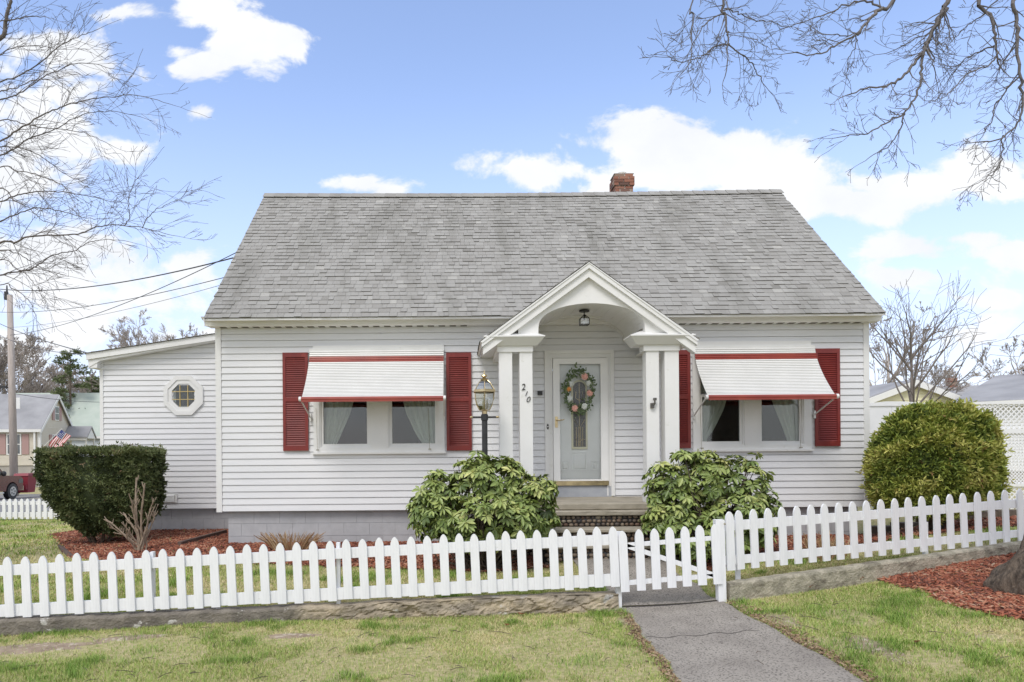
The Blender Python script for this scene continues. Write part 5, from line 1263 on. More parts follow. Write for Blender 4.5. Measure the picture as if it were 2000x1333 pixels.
# conifer
def conifer(px,Y,h,label,seed):
    rnd=np.random.default_rng(seed); p=at(px,700,Y); base=Vector((p.x,Y,gz(p.x,Y))); t=thing('pine_tree',base,label,'tree'); b=MB(); b.tube([base,base+Vector((0,0,h))],[.16,.03],6); 
    P=[];N=[]
    for i in range(46):
        f_=(.35+.65*i/46); L=h*.26*(1.15-f_)*rnd.uniform(.5,1.2)+.25; a_=rnd.uniform(0,6.28); d=Vector((math.cos(a_),math.sin(a_),rnd.uniform(-.1,.35))); s=base+Vector((0,0,h*f_)); e=s+d*L; b.tube([s,e],[.04,.015],4)
        for k in range(60): q=s.lerp(e,rnd.uniform(.3,1.05)); P.append((q.x+rnd.normal()*.13,q.y+rnd.normal()*.13,q.z+rnd.normal()*.07)); N.append((d.x,d.y,.3))
    b.build('trunk',M['bark'],t); P=np.array(P);N=np.array(N); V,F,T=sprays(P,N,rnd,(.12,.28),2,rnd.uniform(.1,.6,len(P)),.1,.3,.8,.3); npmesh('foliage',V,F,T,M['yew'],t)
conifer(137,56,10.6,'dark green pine behind the beige house',3); conifer(178,60,8.6,'shorter dark pine beside the wing wall',4)
# ---- big maple off the right edge: limbs hang over the picture
def limbs(root,tr,seed,mt,cfg,px_tw,rk,rtw):
    rnd=np.random.default_rng(seed); S_=[]
    for (pl,r0,r1,Y0,Y1,lead) in tr:
        r0*=.8; r1*=.75
        n=len(pl); P=[np.array(at(x,y,Y0+(Y1-Y0)*i/(n-1))) for i,(x,y) in enumerate(pl)]
        if lead=='side': lead=[TL(float(P[0][2])-.25)]; Y_=0
        if lead: P=[np.array(q,float) for q in lead]+P
        # smooth (Catmull-Rom)
        Q=[]; PP=[2*P[0]-P[1]]+P+[2*P[-1]-P[-2]]
        for i in range(1,len(PP)-2):
            for t in np.linspace(0,1,5,endpoint=False):
                a_,b_,c_,d_=PP[i-1],PP[i],PP[i+1],PP[i+2]; Q.append(.5*((2*b_)+(-a_+c_)*t+(2*a_-5*b_+4*c_-d_)*t*t+(-a_+3*b_-3*c_+d_)*t**3)+rnd.normal(size=3)*.006)
        Q.append(P[-1]); m=len(Q); nl_=len(lead)*5 if lead else 0
        for i in range(m-1):
            f_=max(0,(i-nl_))/(m-nl_); ra=r0+(r1-r0)*f_; 
            if i<nl_: ra=r0*(1+.9*(1-i/nl_))
            f2=max(0,(i+1-nl_))/(m-nl_); rb=r0+(r1-r0)*f2
            if i+1<nl_: rb=r0*(1+.9*(1-(i+1)/nl_))
            S_.append((Q[i],Q[i+1],ra,rb))
            if i>=nl_-3:
                d=Q[i+1]-Q[i]; d/=np.linalg.norm(d)
                for c_ in range(rk):
                    if rnd.random()<.60:
                        ax=rnd.normal(size=3); ax[1]*=.6; ax-=d*ax.dot(d); ax/=np.linalg.norm(ax); a_=rnd.uniform(.35,.95); d2=d*math.cos(a_)+ax*math.sin(a_)
                        grow(S_,Q[i],d2,rnd.uniform(*px_tw)*(1-.3*f_),max(cfg['rmin'],min(ra*.5,rtw)),2,rnd,cfg)
        d=Q[-1]-Q[-2]; grow(S_,Q[-1],d,px_tw[1]*.6,r1,2,rnd,cfg)
    segs_mesh('branches',S_,mt,root,5)
tx,ty=5.89,6.45; tz=gz(tx,ty)
mp_=thing('maple_tree',(tx,ty,tz),'bare maple with rough trunk at the right edge, its limbs hanging over the upper right','tree')
b=MB(); n=96; vs=[]; rows=[(-.15,1.75),(0.0,1.72),(.12,1.66),(.23,1.5),(.33,1.3),(.46,1.14),(.8,1.02),(1.2,1),(2.5,.92),(4.5,.85),(6.5,.75),(8.5,.5)]
hs=[]
for j in range(90):
    z=-.15+8.6*(j/89)**1.8; f_=lerp(z,rows)
    for k in range(n):
        t=2*PI*k/n; rt=.36*f_*(1+(.16*max(0,1-z/.5))*math.sin(t*5+.6)+.10*mn.noise(Vector((math.cos(t)*2.5,math.sin(t)*2.5,z*6+4)))+.05*mn.noise(Vector((math.cos(t)*4,math.sin(t)*4,z*.8)))+.09*mn.noise(Vector((math.cos(t)*11,math.sin(t)*11,z*7))))
        vs.append((tx+rt*math.cos(t)+.02*z,ty+rt*math.sin(t),tz+z))
b.add(vs,[(i*n+k,i*n+(k+1)%n,(i+1)*n+(k+1)%n,(i+1)*n+k) for i in range(89) for k in range(n)]); b.build('trunk',M['bark'],mp_,True)
TT=lambda z:(tx+.02*z,ty,tz+z)
trR=[([(1413,-12),(1417,30),(1420,60),(1423,87),(1416,150)],.014,.005,6.0,5.9,[TT(7.0),(5.2,6.4,8.0),(3.9,6.2,7.9),(2.8,6.1,7.0)]),
 ([(1423,87),(1403,88),(1385,100),(1368,112),(1330,120),(1306,112)],.008,.004,6.0,5.7,None),([(1423,87),(1447,106),(1468,125),(1482,148),(1496,170)],.008,.004,6.0,6.2,None),
 ([(1416,25),(1395,35),(1372,55),(1352,88)],.008,.004,6.0,5.8,None),([(1417,18),(1440,24),(1465,38),(1500,42),(1530,52)],.007,.004,6.0,6.3,None),
 ([(1360,-10),(1356,30),(1350,70),(1352,110),(1335,140)],.008,.004,5.8,5.7,[(2.8,6.1,7.0)]),
 ([(1752,-12),(1718,18),(1698,38),(1680,60),(1672,70),(1640,84),(1595,108),(1545,104)],.020,.005,6.1,5.8,[TT(6.2),(5.3,6.4,7.4),(4.6,6.2,7.0)]),
 ([(1720,16),(1695,4),(1660,8),(1620,25),(1575,42),(1525,58)],.012,.004,6.1,6.4,None),([(1674,68),(1668,95),(1657,120),(1652,160)],.006,.003,6.0,6.0,None),([(1675,66),(1650,70),(1610,66),(1580,50)],.007,.003,6.0,5.8,None),
 ([(1858,-12),(1845,20),(1825,55),(1808,92),(1790,118),(1768,145),(1748,162),(1700,172),(1655,186)],.026,.006,6.0,5.7,[TT(5.8),(5.8,6.3,6.9),(5.1,6.1,6.8)]),
 ([(1848,10),(1832,40),(1815,75),(1802,110),(1799,150),(1785,195),(1765,222),(1730,240),(1690,262),(1650,267)],.018,.005,5.9,5.7,None),([(1765,222),(1758,255),(1735,285),(1698,308)],.008,.004,5.8,5.8,None),
 ([(1812,86),(1822,115),(1830,162)],.008,.004,5.9,6.0,None),([(1840,30),(1820,60),(1780,80),(1730,105)],.008,.004,5.9,6.2,None),
 ([(1924,-12),(1934,30),(1942,62),(1948,95),(1950,125)],.020,.008,6.0,5.9,[TT(5.6),(6.3,6.3,6.5),(5.8,6.1,6.3)]),([(1950,110),(1925,130),(1890,145),(1860,175),(1838,195)],.009,.004,5.9,5.7,None),([(1944,90),(1912,102),(1880,120),(1850,160)],.009,.004,5.9,6.1,None),([(1960,-10),(1920,30),(1890,50),(1860,80)],.008,.004,6.1,6.1,[(5.8,6.1,6.3)]),
 ([(1994,-12),(1988,40),(1987,85),(1992,140),(1998,190),(1996,222),(1980,252),(1950,272),(1910,278)],.019,.006,5.8,5.6,[TT(5.2),(6.2,6.3,6.2)]),([(1958,268),(1957,300),(1950,328),(1925,348),(1898,366)],.007,.003,5.7,5.7,None),([(1993,145),(1965,180),(1945,205),(1935,240),(1915,262)],.009,.004,5.8,5.9,None)]
limbs(mp_,trR,77,M['twig'],dict(wig=.13,up=-.012,rmin=.0016,kids=1,ang=(.35,.95),ratio=(.45,.75),n=5,pk=.6,first=1),(.14,.36),1,.0065)
# ---- left tree
lx_,ly_=-7.6,9.2; lz_=gz(lx_,ly_); bt=thing('birch_tree',(lx_,ly_,lz_),'bare tree of fine spreading branches reaching in from the left edge','tree')
b=MB(); b.tube([(lx_,ly_,lz_-.2),(lx_,ly_,lz_+2),(lx_+.25,ly_,lz_+5),(lx_+.9,ly_,7.0),(lx_+1.45,ly_,8.6),(lx_+1.9,ly_,10)],[.2,.17,.14,.10,.06,.03],12); b.build('trunk',M['twigl'],bt,True)
z2=lambda L:[(x/2.222,y/2.222) for x,y in L]
def TL(z): return (lx_+lerp(z,[(2,0),(5,.25),(7,.9),(8.6,1.3)]),ly_,z)
trL=[(z2([(0,170),(20,110),(34,50),(48,0),(60,-60)]),.035,.02,9.2,9.2,'side'),
 (z2([(-20,362),(60,338),(150,290),(230,225),(300,180),(360,152),(425,128)]),.012,.004,9.0,8.7,'side'),
 (z2([(-20,445),(50,420),(110,392),(190,335),(260,305),(340,275),(420,282),(510,302)]),.012,.004,9.0,9.3,'side'),
 (z2([(-20,625),(60,575),(150,520),(230,480),(310,452),(430,427),(600,415),(735,452)]),.014,.004,8.8,8.6,'side'),
 (z2([(-20,682),(50,652),(120,608),(200,575),(270,545),(360,500),(480,485),(610,508)]),.013,.004,9.2,9.5,'side'),
 (z2([(-20,640),(60,640),(120,652),(180,680),(240,728),(300,765),(380,800)]),.010,.004,9.3,9.5,'side'),
 (z2([(-20,735),(70,740),(150,758),(215,780),(270,805),(330,850)]),.009,.004,8.6,8.4,'side'),
 (z2([(-20,882),(60,852),(140,835),(250,835),(380,850),(460,870),(540,882)]),.012,.004,9.1,9.1,'side'),
 (z2([(-20,970),(60,935),(130,908),(200,907),(280,920),(360,945),(440,950)]),.011,.004,8.8,8.5,'side'),
 (z2([(-20,1062),(60,1052),(130,1030),(220,1022),(340,1016),(420,985),(540,982),(650,996),(745,1022)]),.017,.004,8.7,8.5,'side'),
 (z2([(540,980),(560,950),(558,905),(560,860),(575,815),(592,780)]),.007,.003,8.6,8.6,None),(z2([(615,990),(645,940),(690,905),(740,880),(782,862)]),.007,.003,8.5,8.5,None),
 (z2([(-20,1200),(60,1182),(140,1168),(180,1140),(230,1108),(330,1086),(380,1055),(450,1040),(560,1050)]),.014,.004,9.0,9.2,'side'),
 (z2([(-20,1090),(60,1095),(130,1130),(190,1170),(260,1190)]),.009,.004,9.3,9.3,'side'),
 (z2([(-20,250),(40,215),(110,200),(180,205),(260,215)]),.009,.004,9.2,9.4,'side'),(z2([(-20,100),(60,85),(130,70),(200,75)]),.009,.004,9.2,9.0,'side'),
 (z2([(-20,530),(60,525),(130,545),(220,560),(330,570),(420,600),(480,630)]),.009,.004,9.0,8.8,'side'),(z2([(-20,410),(70,380),(140,350),(210,350),(290,390)]),.009,.004,8.8,8.6,'side'),
 (z2([(-20,820),(60,870),(120,900),(190,960),(270,980)]),.009,.004,9.0,8.8,'side'),(z2([(-20,1130),(60,1160),(120,1200),(170,1260),(200,1320)]),.008,.003,9.0,8.8,'side'),(z2([(-20,1240),(50,1250),(110,1290),(150,1350),(160,1420)]),.008,.003,9.0,8.8,'side')]
limbs(bt,trL,33,M['twigd'],dict(wig=.07,up=-.004,rmin=.0019,kids=1,ang=(.3,.75),ratio=(.5,.8),n=5,pk=.5,first=1),(.22,.65),1,.005)

dirtm=mat('bare_dirt',(.36,.28,.20),(.24,.18,.13),.95,scale=9,detail=10,c3=(.50,.43,.34),s3=14,lo3=.55,hi3=.65,bump=.8,bscale=40,bdist=.02)
for (cx_,cy_,ra_,rb_) in ((-4.15,6.45,.75,.22),(-3.2,6.62,.5,.10),(-4.3,5.95,.5,.10),(-1.62,6.45,.30,.10),(1.62,6.6,.1,.3),(2.95,6.3,.18,.35),(3.3,5.4,.16,.4)):
    b=MB(); n=40; vs=[(cx_,cy_,gz(cx_,cy_)+.014)]; o1=random.uniform(0,9)
    for q in (.5,1):
        for k in range(n):
            t=2*PI*k/n; rr_=q*(1+.45*mn.noise(Vector((math.cos(t)*1.8+o1,math.sin(t)*1.8,0)))+.2*mn.noise(Vector((math.cos(t)*6+o1,math.sin(t)*6,3)))); x=cx_+ra_*rr_*math.cos(t); y=cy_+rb_*rr_*math.sin(t); vs.append((x,y,gz(x,y)+(.014 if q<1 else -.004)))
    b.add(vs,[(0,1+k,1+(k+1)%n) for k in range(n)]+[(1+k,1+n+k,1+n+(k+1)%n,1+(k+1)%n) for k in range(n)]); struct(b.build('bare_soil',dirtm,smooth=True))
# ================================================================== BACKGROUND
beige=mat('beige_siding',(.62,.57,.47),(.66,.61,.51),.6,scale=1); groof=mat('far_grey_roof',(.27,.27,.28),(.36,.36,.37),.9,scale=.8,detail=8); mauve=mat('mauve_shutter',(.42,.27,.25),None,.6)
greenr=mat('green_roof',(.40,.46,.40),(.46,.51,.45),.9,scale=1); yel=mat('pale_yellow_siding',(.78,.74,.50),(.74,.70,.47),.6,scale=1); darkroof=mat('dark_far_roof',(.10,.10,.12),(.15,.15,.17),.9,scale=1)
fwhite=mat('far_white_trim',(.78,.78,.76),None,.6); fglass=mat('far_window_glass',(.07,.08,.09),(.14,.15,.16),.15,scale=1,spec=.8); fconc=mat('far_concrete',(.45,.42,.38),(.38,.36,.33),.9,scale=2)
def far_house(px,Y,z0,eave,rise,w,d,yaw,label,wall,rf,name='neighbour_house',ridge='x',laps=True,over=.25,fz=.45):
    """local frame: corner at the near right bottom; x to the right is local -x.. ; w along local x (to the left), d along local y"""
    p=at(px,900,Y); h=thing(name,(p.x,Y,z0),label,'house'); Mx=Matrix.Rotation(yaw,4,'Z')
    def T_(b): b.v=[tuple(Vector((p.x,Y,z0))+Mx@Vector(v)) for v in b.v]
    b=MB()
    n=int(eave/.12)
    def course(x0,x1,y0,y1,za,zb):
        b.box(x0,x1,y0,y1,za,zb)
    for i in range(n):
        za=fz+(eave-fz)*i/n; zb=fz+(eave-fz)*(i+1)/n; e=.02 
        b.hexa([(-w-e,-e,za),(e,-e,za),(e,d+e,za),(-w-e,d+e,za)],[(-w,0,zb),(0,0,zb),(0,d,zb),(-w,d,zb)])
    m=int(rise/.12)
    if ridge=='x':
        for i in range(m):
            fa=i/m; fb=(i+1)/m; za=eave+rise*fa; zb=eave+rise*fb
            ya0,ya1=d/2*fa,d-d/2*fa; yb0,yb1=d/2*fb,d-d/2*fb; e=.02
            b.hexa([(-w,ya0,za),(e,ya0,za),(e,ya1,za),(-w,ya1,za)],[(-w,yb0,zb),(0,yb0,zb),(0,yb1,zb),(-w,yb1,zb)])
    else:
        for i in range(m):
            fa=i/m; fb=(i+1)/m; za=eave+rise*fa; zb=eave+rise*fb; e=.02
            b.hexa([(-w+w/2*fa,-e,za),(-w/2*fa,-e,za),(-w/2*fa,d,za),(-w+w/2*fa,d,za)],[(-w+w/2*fb,0,zb),(-w/2*fb,0,zb),(-w/2*fb,d,zb),(-w+w/2*fb,d,zb)])
    T_(b); wl=b.build('wall',wall,h)
    b=MB(); b.box(-w+.05,-.05,.05,d-.05,-.6,fz); T_(b); b.build('foundation',fconc,h)
    b=MB(); o_=over
    if ridge=='x':
        s=rise/(d/2); b.prism([(-o_,eave-o_*s),(d/2,eave+rise+.02),(d+o_,eave-o_*s),(d+o_,eave-o_*s+.09),(d/2,eave+rise+.13),(-o_,eave-o_*s+.09)],'x',-w-o_,o_*.7)
    else:
        s=rise/(w/2); b.prism([(-w-o_,eave-o_*s),(-w/2,eave+rise+.02),(o_,eave-o_*s),(o_,eave-o_*s+.09),(-w/2,eave+rise+.13),(-w-o_,eave-o_*s+.09)],'y',-o_,d+o_)
    T_(b); rr=b.build('roof',rf,h)
    b=MB()
    if ridge=='x':
        s=rise/(d/2)
        for x in (o_*.7+.003,): b.prism([(-o_,eave-o_*s-.16),(d/2,eave+rise-.16),(d+o_,eave-o_*s-.16),(d+o_,eave-o_*s+.05),(d/2,eave+rise+.09),(-o_,eave-o_*s+.05)],'x',x,x+.03)
        b.box(-w-o_,o_*.7,-o_-.03,-o_-.002,eave-o_*s-.12,eave-o_*s+.07); b.box(-.12,.06,-.05,.1,0,eave-.05)
    else:
        s=rise/(w/2); b.prism([(-w-o_,eave-o_*s-.16),(-w/2,eave+rise-.16),(o_,eave-o_*s-.16),(o_,eave-o_*s+.05),(-w/2,eave+rise+.09),(-w-o_,eave-o_*s+.05)],'y',-o_-.035,-o_-.003)
    T_(b); b.build('rake_board',fwhite,h)
    def win(side,u,z,ww=.8,hh=1.2,shut=None):
        # side 'f' front wall (y=0), u=-x ; side 'r' right wall (x=0), u=y
        def B(u0,u1,z0_,z1_,dp,th):
            b=MB()
            if side=='f': b.box(-u1,-u0,-dp-th,-dp,z0_,z1_)
            else: b.box(dp,dp+th,u0,u1,z0_,z1_)
            T_(b); return b
        f_=B(u-ww/2-.08,u+ww/2+.08,z-.08,z+hh+.08,.01,.04).build('window',fwhite,h)
        B(u-ww/2,u+ww/2,z,z+hh/2-.03,.051,.01).build('pane',fglass,f_); B(u-ww/2,u+ww/2,z+hh/2+.03,z+hh,.051,.01).build('pane',fglass,f_)
        if shut:
            for q in (u-ww/2-.32,u+ww/2+.32): B(q-.2,q+.2,z-.05,z+hh+.05,.01,.05).build('shutter',shut,h)
    return h,T_,win,p
YH1=44; gp_=at(78,900,YH1); zg=-.62
eave=at(78,835,YH1).z-zg; rise=at(122,774,46.6).z-zg-eave
h1,T1,win1,p1=far_house(78,YH1,zg,eave,rise,11,5.6,R(11),'beige neighbour house with grey roof and mauve shutters across the street',beige,groof,fz=1.45)
win1('f',1.5,2.2,.7,1.2,mauve); win1('f',6.0,2.2,.7,1.2,mauve); win1('r',2.45,2.2,.9,1.2,mauve); win1('r',2.8,4.5,.6,.85,mauve)
b=MB(); b.box(-.3,-.2,-.2,-.1,0,eave-.1); T1(b); b.build('downspout',fwhite,h1)
b=MB(); b.box(-6.6,-6.3,1.5,1.8,eave+.5,eave+.95); T1(b); b.build('roof_vent',fwhite,h1)
# gabled door hood on the right wall
b=MB(); za=3.25; b.prism([(3.9,za),(4.9,za+.75),(5.9,za),(5.9,za+.1),(4.9,za+.87),(3.9,za+.1)],'x',.02,1.6); T1(b); hd_=b.build('door_hood',groof,h1)
b=MB(); b.prism([(4.0,za-.02),(4.9,za+.7),(5.8,za-.02)],'x',1.45,1.55); b.box(.05,1.5,3.95,4.08,za-.15,za+.02); b.box(.05,1.5,5.72,5.85,za-.15,za+.02); T1(b); b.build('hood_gable',fwhite,hd_)
for q in (4.05,5.7): b=MB(); b.box(1.4,1.5,q,q+.1,1.2,za-.1); T1(b); b.build('hood_post',fwhite,hd_)
b=MB(); b.box(.02,.06,4.3,5.2,1.45,3.2); T1(b); b.build('front_door',fwhite,h1)
b=MB(); b.box(.06,.07,4.5,5.0,1.7,3.0); T1(b); b.build('door_glass',fglass,h1)
b=MB()
for k in range(9): b.box(-4.6+.0*k,-4.56,-1.2-.25*k,-1.15-.25*k,-.2+.0,.95-.13*k)
b.hexa([(-4.62,-3.3,-.15),(-4.54,-3.3,-.15),(-4.54,-1.0,.95),(-4.62,-1.0,.95)],[(-4.62,-3.3,-.07),(-4.54,-3.3,-.07),(-4.54,-1.0,1.03),(-4.62,-1.0,1.03)]); T1(b); b.build('stair_railing',fwhite,h1)
# green roofed house behind, dark roof beyond
h2,T2,win2,p2=far_house(262,54,-.5,at(200,848,54).z+.5,at(200,770,57).z-at(200,848,54).z,11,7,R(3),'neighbour house with a pale green roof behind the beige one',mat('pale_blue_siding',(.60,.64,.66),None,.6),greenr)
win2('f',2.7,1.0,.8,1.5); win2('f',4.6,1.0,.8,1.5)
far_house(262,78,-.5,at(200,772,78).z+.5,1.2,9,7,0,'distant house showing only a dark roof above the green roof',fwhite,darkroof)
# right: yellow gable, grey roofs
h3,T3,win3,p3=far_house(1917,26,.3,at(1917,795,26).z-.3,at(1785,748,26).z-at(1917,795,26).z,at(1917,795,26).x-at(1653,795,26).x,9,0,'pale yellow house gable behind the white fence and the leafless tree',yel,groof,ridge='y',over=.2)
def chim(h,T_,x0,x1,y0,y1,z0,z1,cap=True):
    b=MB(); z=z0
    while z<z1: b.box(x0,x1,y0,y1,z,min(z+.075,z1)-.01,tone=random.random()*.8+.1); b.box(x0+.01,x1-.01,y0+.01,y1-.01,z+.06,z+.08,tone=.6); z+=.075
    T_(b); c_=b.build('chimney',M['brick'],h)
    if cap: b=MB(); b.box(x0-.05,x1+.05,y0-.05,y1+.05,z1+.001,z1+.06); b.tube([((x0+x1)/2,(y0+y1)/2,z1+.05),((x0+x1)/2,(y0+y1)/2,z1+.3)],.07,8); T_(b); b.build('chimney_cap',M['dark'],c_)
h4,T4,win4,p4=far_house(2095,34,.3,at(1900,800,34).z-.3,at(1900,757,34).z-at(1900,800,34).z+.3,at(2095,800,34).x-at(1880,800,34).x,7,R(-8),'farther grey roofed house with small brick chimneys at the right',fwhite,groof)
chim(h4,T4,-3.9,-3.5,3.2,3.6,3.2,at(1942,738,38).z-.3,False)
h5,T5,win5,p5=far_house(2600,17.9,.35,at(1885,788,24).z-.35,1.25,8,12.2,R(-50),'nearest grey roofed house with a capped brick chimney at the right edge',fwhite,groof,over=.3)
chim(h5,T5,-7.3,-6.8,5.6,6.1,3.2,at(1992,722,26.5).z-.35)
# utility pole
YP=37; pz=at(22,575,YP).z; pb=at(28,925,YP); gzp=gz(pb.x,YP)
up_=thing('utility_pole',(pb.x,YP,gzp),'weathered wooden utility pole beside the street at the far left','utility pole')
pt=at(19,577,YP); woodm=mat('pole_wood',(.50,.44,.40),(.38,.335,.30),.9,scale=4,stretch=(4,4,.4),bump=.4)
b=MB(); b.tube([(pb.x,YP,gzp-.3),((pb.x+pt.x)/2,YP,(gzp+pt.z)/2),(pt.x,YP,pt.z)],[.21,.175,.14],12); b.build('pole',woodm,up_,True)
b=MB(); q=at(12,757,YP); b.box(q.x-.35,q.x+.15,YP-.2,YP-.1,q.z-.07,q.z+.07); b.build('bracket',M['dark'],up_)
b=MB(); q=at(18,583,YP); b.tube([(q.x-.12,YP,q.z+.35),(q.x-.12,YP,q.z+.7)],[.05,.03],6); b.box(q.x-.2,q.x-.04,YP-.12,YP-.0,q.z-.1,q.z+.35); b.build('insulator',M['dark'],up_)
b=MB(); q=at(35,788,YP-.2); b.box(q.x-.08,q.x+.12,YP-.22,YP-.18,q.z-.3,q.z+.3); b.build('notice_board',fwhite,up_)
# wires
def wire(pa,pb_,sag,r,label,n=30):
    A=at(*pa);B=at(*pb_); b=MB(); pts=[]
    for i in range(n+1): t=i/n; p=A.lerp(B,t); p.z-=sag*4*t*(1-t); pts.append(p)
    b.tube(pts,r,5); return single(b,'overhead_wire',M['dark'],A,label,'overhead wire','overhead service wires')
wire((-60,556,31),(475,499,15.2),.5,.016,'thick black overhead wire, upper one running level to the roof edge')
wire((-60,605,31),(455,538,15.2),.4,.009,'thin overhead wire below the thick one, meeting the roof edge')
wire((20,655,31),(475,487,15.2),.35,.010,'overhead wire climbing steeply to the roof edge and crossing the others')
wire((20,640,31),(450,552,16.0),.2,.006,'faintest overhead wire ending lowest on the main roof edge')
wire((-40,612,26),(172,690,13.6),.12,.010,'upper wire sloping down to the corner of the wing roof'); wire((-40,628,26),(175,692,13.6),.3,.007,'lower sagging wire sloping down to the wing roof corner')
wire((-40,756,40),(200,786,48),.2,.015,'far wire crossing in front of the beige house roof'); 
b=None
# cart
cb=gnd(50,962); Yc=35.5; q0=at(36,925,Yc);q1=at(65,963,Yc); zc0=gz(q0.x,Yc)
tc_=thing('trash_cart',((q0.x+q1.x)/2,Yc,zc0),'dark red wheeled trash cart standing beside the pickup','trash cart')
mar=mat('maroon_plastic',(.22,.025,.04),(.26,.03,.045),.5,scale=3); w=q1.x-q0.x; ht=q0.z-q1.z; cx=(q0.x+q1.x)/2; z0=q1.z
b=MB(); b.hexa([(cx-w*.36,Yc-.3,z0+.03),(cx+w*.36,Yc-.3,z0+.03),(cx+w*.36,Yc+.3,z0+.03),(cx-w*.36,Yc+.3,z0+.03)],[(cx-w*.46,Yc-.38,z0+ht*.88),(cx+w*.46,Yc-.38,z0+ht*.88),(cx+w*.46,Yc+.38,z0+ht*.88),(cx-w*.46,Yc+.38,z0+ht*.88)])
b.box(cx+w*.25,cx+w*.36,Yc-.42,Yc-.30,z0+.2,z0+.5); b.build('body',mar,tc_)
b=MB(); b.hexa([(cx-w*.5,Yc-.42,z0+ht*.885),(cx+w*.5,Yc-.42,z0+ht*.885),(cx+w*.5,Yc+.42,z0+ht*.885),(cx-w*.5,Yc+.42,z0+ht*.885)],[(cx-w*.47,Yc-.35,z0+ht),(cx+w*.47,Yc-.35,z0+ht),(cx+w*.47,Yc+.35,z0+ht),(cx-w*.47,Yc+.35,z0+ht)]); b.build('lid',mar,tc_)
b=MB(); b.tube([(cx-w*.42,Yc-.2,z0+.14),(cx-w*.28,Yc-.2,z0+.14)],.15,14); b.build('wheel',M['dark'],tc_)
cu=bpy.data.curves.new('letter','FONT'); cu.body='A'; cu.size=.26; cu.extrude=.004; cu.align_x='CENTER'; cu.align_y='CENTER'; cu.offset=.006
ob=bpy.data.objects.new('letter',cu); C.objects.link(ob); bpy.context.view_layer.update(); me=bpy.data.meshes.new_from_object(ob.evaluated_get(bpy.context.evaluated_depsgraph_get())); bpy.data.objects.remove(ob)
me.materials.clear(); me.materials.append(fwhite); me.transform(Matrix.Translation(Vector((cx,Yc-.40,z0+ht*.74))-org(tc_))@Euler((R(90),0,0)).to_matrix().to_4x4()); o=bpy.data.objects.new('letter',me); C.objects.link(o); o.parent=tc_
# pickup: nose to the right, only its front end in view
YT=34.0; wf=at(24,955,YT); zr=gz(wf.x,YT)+.02; HD=R(90); fx=wf.x+.85*math.cos(HD); YT=YT+.85*math.sin(HD)
pk=thing('pickup_truck',(fx,YT,zr),'dark maroon pickup truck, only its front end showing at the left edge','pickup truck')
paint=mat('maroon_car_paint',(.10,.018,.03),(.12,.02,.035),.25,scale=2,coat=.8,spec=.6); X=lambda a:fx-a; wr_=.39; zw=zr+wr_
w1x=fx-.85; w2x=w1x-3.4
arch=lambda xc:[(xc+.47*math.cos(t),zw+.47*math.sin(t)) for t in [i*PI/8 for i in range(0,9)]]
prof=[(X(.02),zr+.42)]+[(X(0),zr+.75),(X(.04),zr+1.02),(X(.25),zr+1.12),(X(1.35),zr+1.20),(X(2.1),zr+1.86),(X(2.6),zr+1.93),(X(3.9),zr+1.92),(X(4.25),zr+1.28),(X(5.55),zr+1.28),(X(5.6),zr+.5)]+[(p_[0],max(p_[1],zr+.42)) for p_ in arch(w2x)[::-1]]+[(p_[0],max(p_[1],zr+.42)) for p_ in arch(w1x)[::-1]]
b=MB(); b.prism(prof,'y',YT-.0,YT+1.85); bd=b.build('body',paint,pk)
b=MB(); b.prism([(X(1.52),zr+1.24),(X(2.12),zr+1.78),(X(2.75),zr+1.82),(X(2.75),zr+1.24)],'y',YT-.012,YT-.002); b.prism([(X(2.85),zr+1.24),(X(2.85),zr+1.82),(X(3.8),zr+1.80),(X(3.95),zr+1.3)],'y',YT-.012,YT-.002); b.build('side_window',fglass,pk)
b=MB(); b.add([(X(1.33),YT+.1,zr+1.215),(X(1.33),YT+1.75,zr+1.215),(X(2.08),YT+1.65,zr+1.86),(X(2.08),YT+.2,zr+1.86)],[(0,1,2,3)]); b.build('windshield',fglass,pk)
for xx in (w1x,w2x):
    b=MB()
    b.tube([(xx,YT-.03,zw),(xx,YT+.22,zw)],wr_,28); whl=b.build('wheel',M['dark'],pk)
    b=MB(); b.tube([(xx,YT-.05,zw),(xx,YT-.031,zw)],.24,24)
    rim_=b.build('rim',mat('alloy',(.55,.55,.55),None,.35,metal=.7),whl)
    b=MB()
    for k in range(5): t=k*2*PI/5; b.box(xx+.13*math.cos(t)-.035,xx+.13*math.cos(t)+.035,YT-.056,YT-.051,zw+.13*math.sin(t)-.035,zw+.13*math.sin(t)+.035)
    b.build('rim_slot',M['dark'],whl)
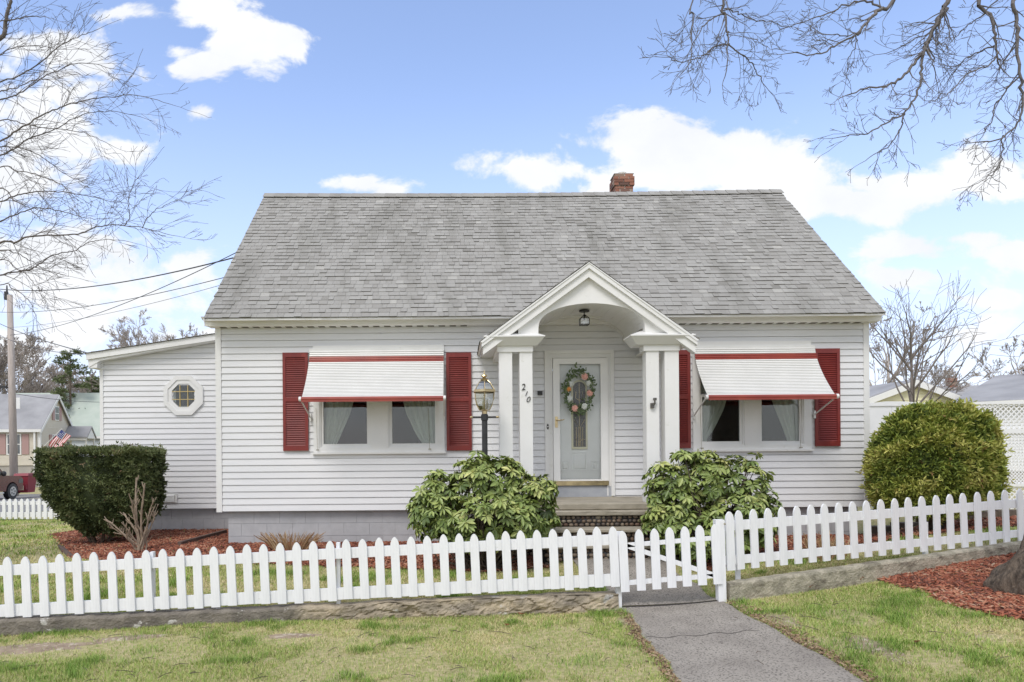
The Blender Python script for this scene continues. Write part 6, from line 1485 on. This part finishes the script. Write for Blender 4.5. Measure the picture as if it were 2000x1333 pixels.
b=MB(); q=Vector((X(1.75),YT-.15,zr+1.3)); b.ball((q.x,YT-.18,q.z),1,10,8,(.13,.12,.13)); b.tube([(q.x-.1,YT-.1,q.z-.05),(q.x-.15,YT,q.z-.08)],.03,6); b.build('mirror',M['dark'],pk,True)
b=MB(); b.box(X(1.6),X(3.6),YT-.09,YT-.01,zr+.33,zr+.39); b.build('side_step',fwhite,pk); b=MB(); b.box(X(.12),X(-.06),YT+.02,YT+1.83,zr+.4,zr+.62); b.build('bumper',mat('chrome',(.6,.6,.6),None,.2,metal=1),pk)
b=MB(); b.box(X(.35),X(.015),YT-.008,YT+.25,zr+.78,zr+.98); b.build('headlight',fglass,pk)
pk.rotation_euler=(0,0,HD)
# flag on the beige house
fA=at(120,838,43.2); fl_=thing('flag',(fA.x,43.2,fA.z),'American flag hanging from a short pole on the beige house','flag')
def fp_(u,v):  # u along the fly hanging down-left, v across
    a_=at(120,839,43.2);b_=at(115,848,43.2); o0=at(119,839,43.2); s_=at(93,873,43.2)-at(117,841,43.2); t_=Vector((.62,0,-.42)); w_=.05*math.sin(u*5+v*9)
    return o0+(s_)*u*.98+t_*v*(1-.15*u)+Vector((0,w_,.08*math.sin(u*3)*v-.25*u*v))
for i in range(13):
    b=MB(); m=10; vs=[]
    for k in range(m+1):
        u=(k/m) if i>=7 else .4+.6*k/m
        vs+= [fp_(u,i/13),fp_(u,(i+1)/13)]
    b.add(vs,[(2*k,2*k+2,2*k+3,2*k+1) for k in range(m)]); b.build('stripe',mat('flag_red',(.50,.05,.06),None,.8) if i%2==0 else fwhite,fl_)
b=MB(); vs=[]; 
for k in range(6): vs+= [fp_(.4*k/5,0),fp_(.4*k/5,7/13)]
b.add(vs,[(2*k,2*k+2,2*k+3,2*k+1) for k in range(5)]); b.build('canton',mat('flag_blue',(.04,.06,.20),None,.8),fl_)
b=MB()
for i in range(5):
    for j in range(4): p=fp_(.4*(i+.5)/5,7/13*(j+.5)/4)+Vector((0,-.02,0)); b.ball(p,.026,5,4,(1,.3,1))
b.build('stars',fwhite,fl_)
b=MB(); A=at(86,872,43.4); B=at(121,838,43.2); b.tube([A,B],.022,6); b.build('flag_pole',fwhite,fl_)
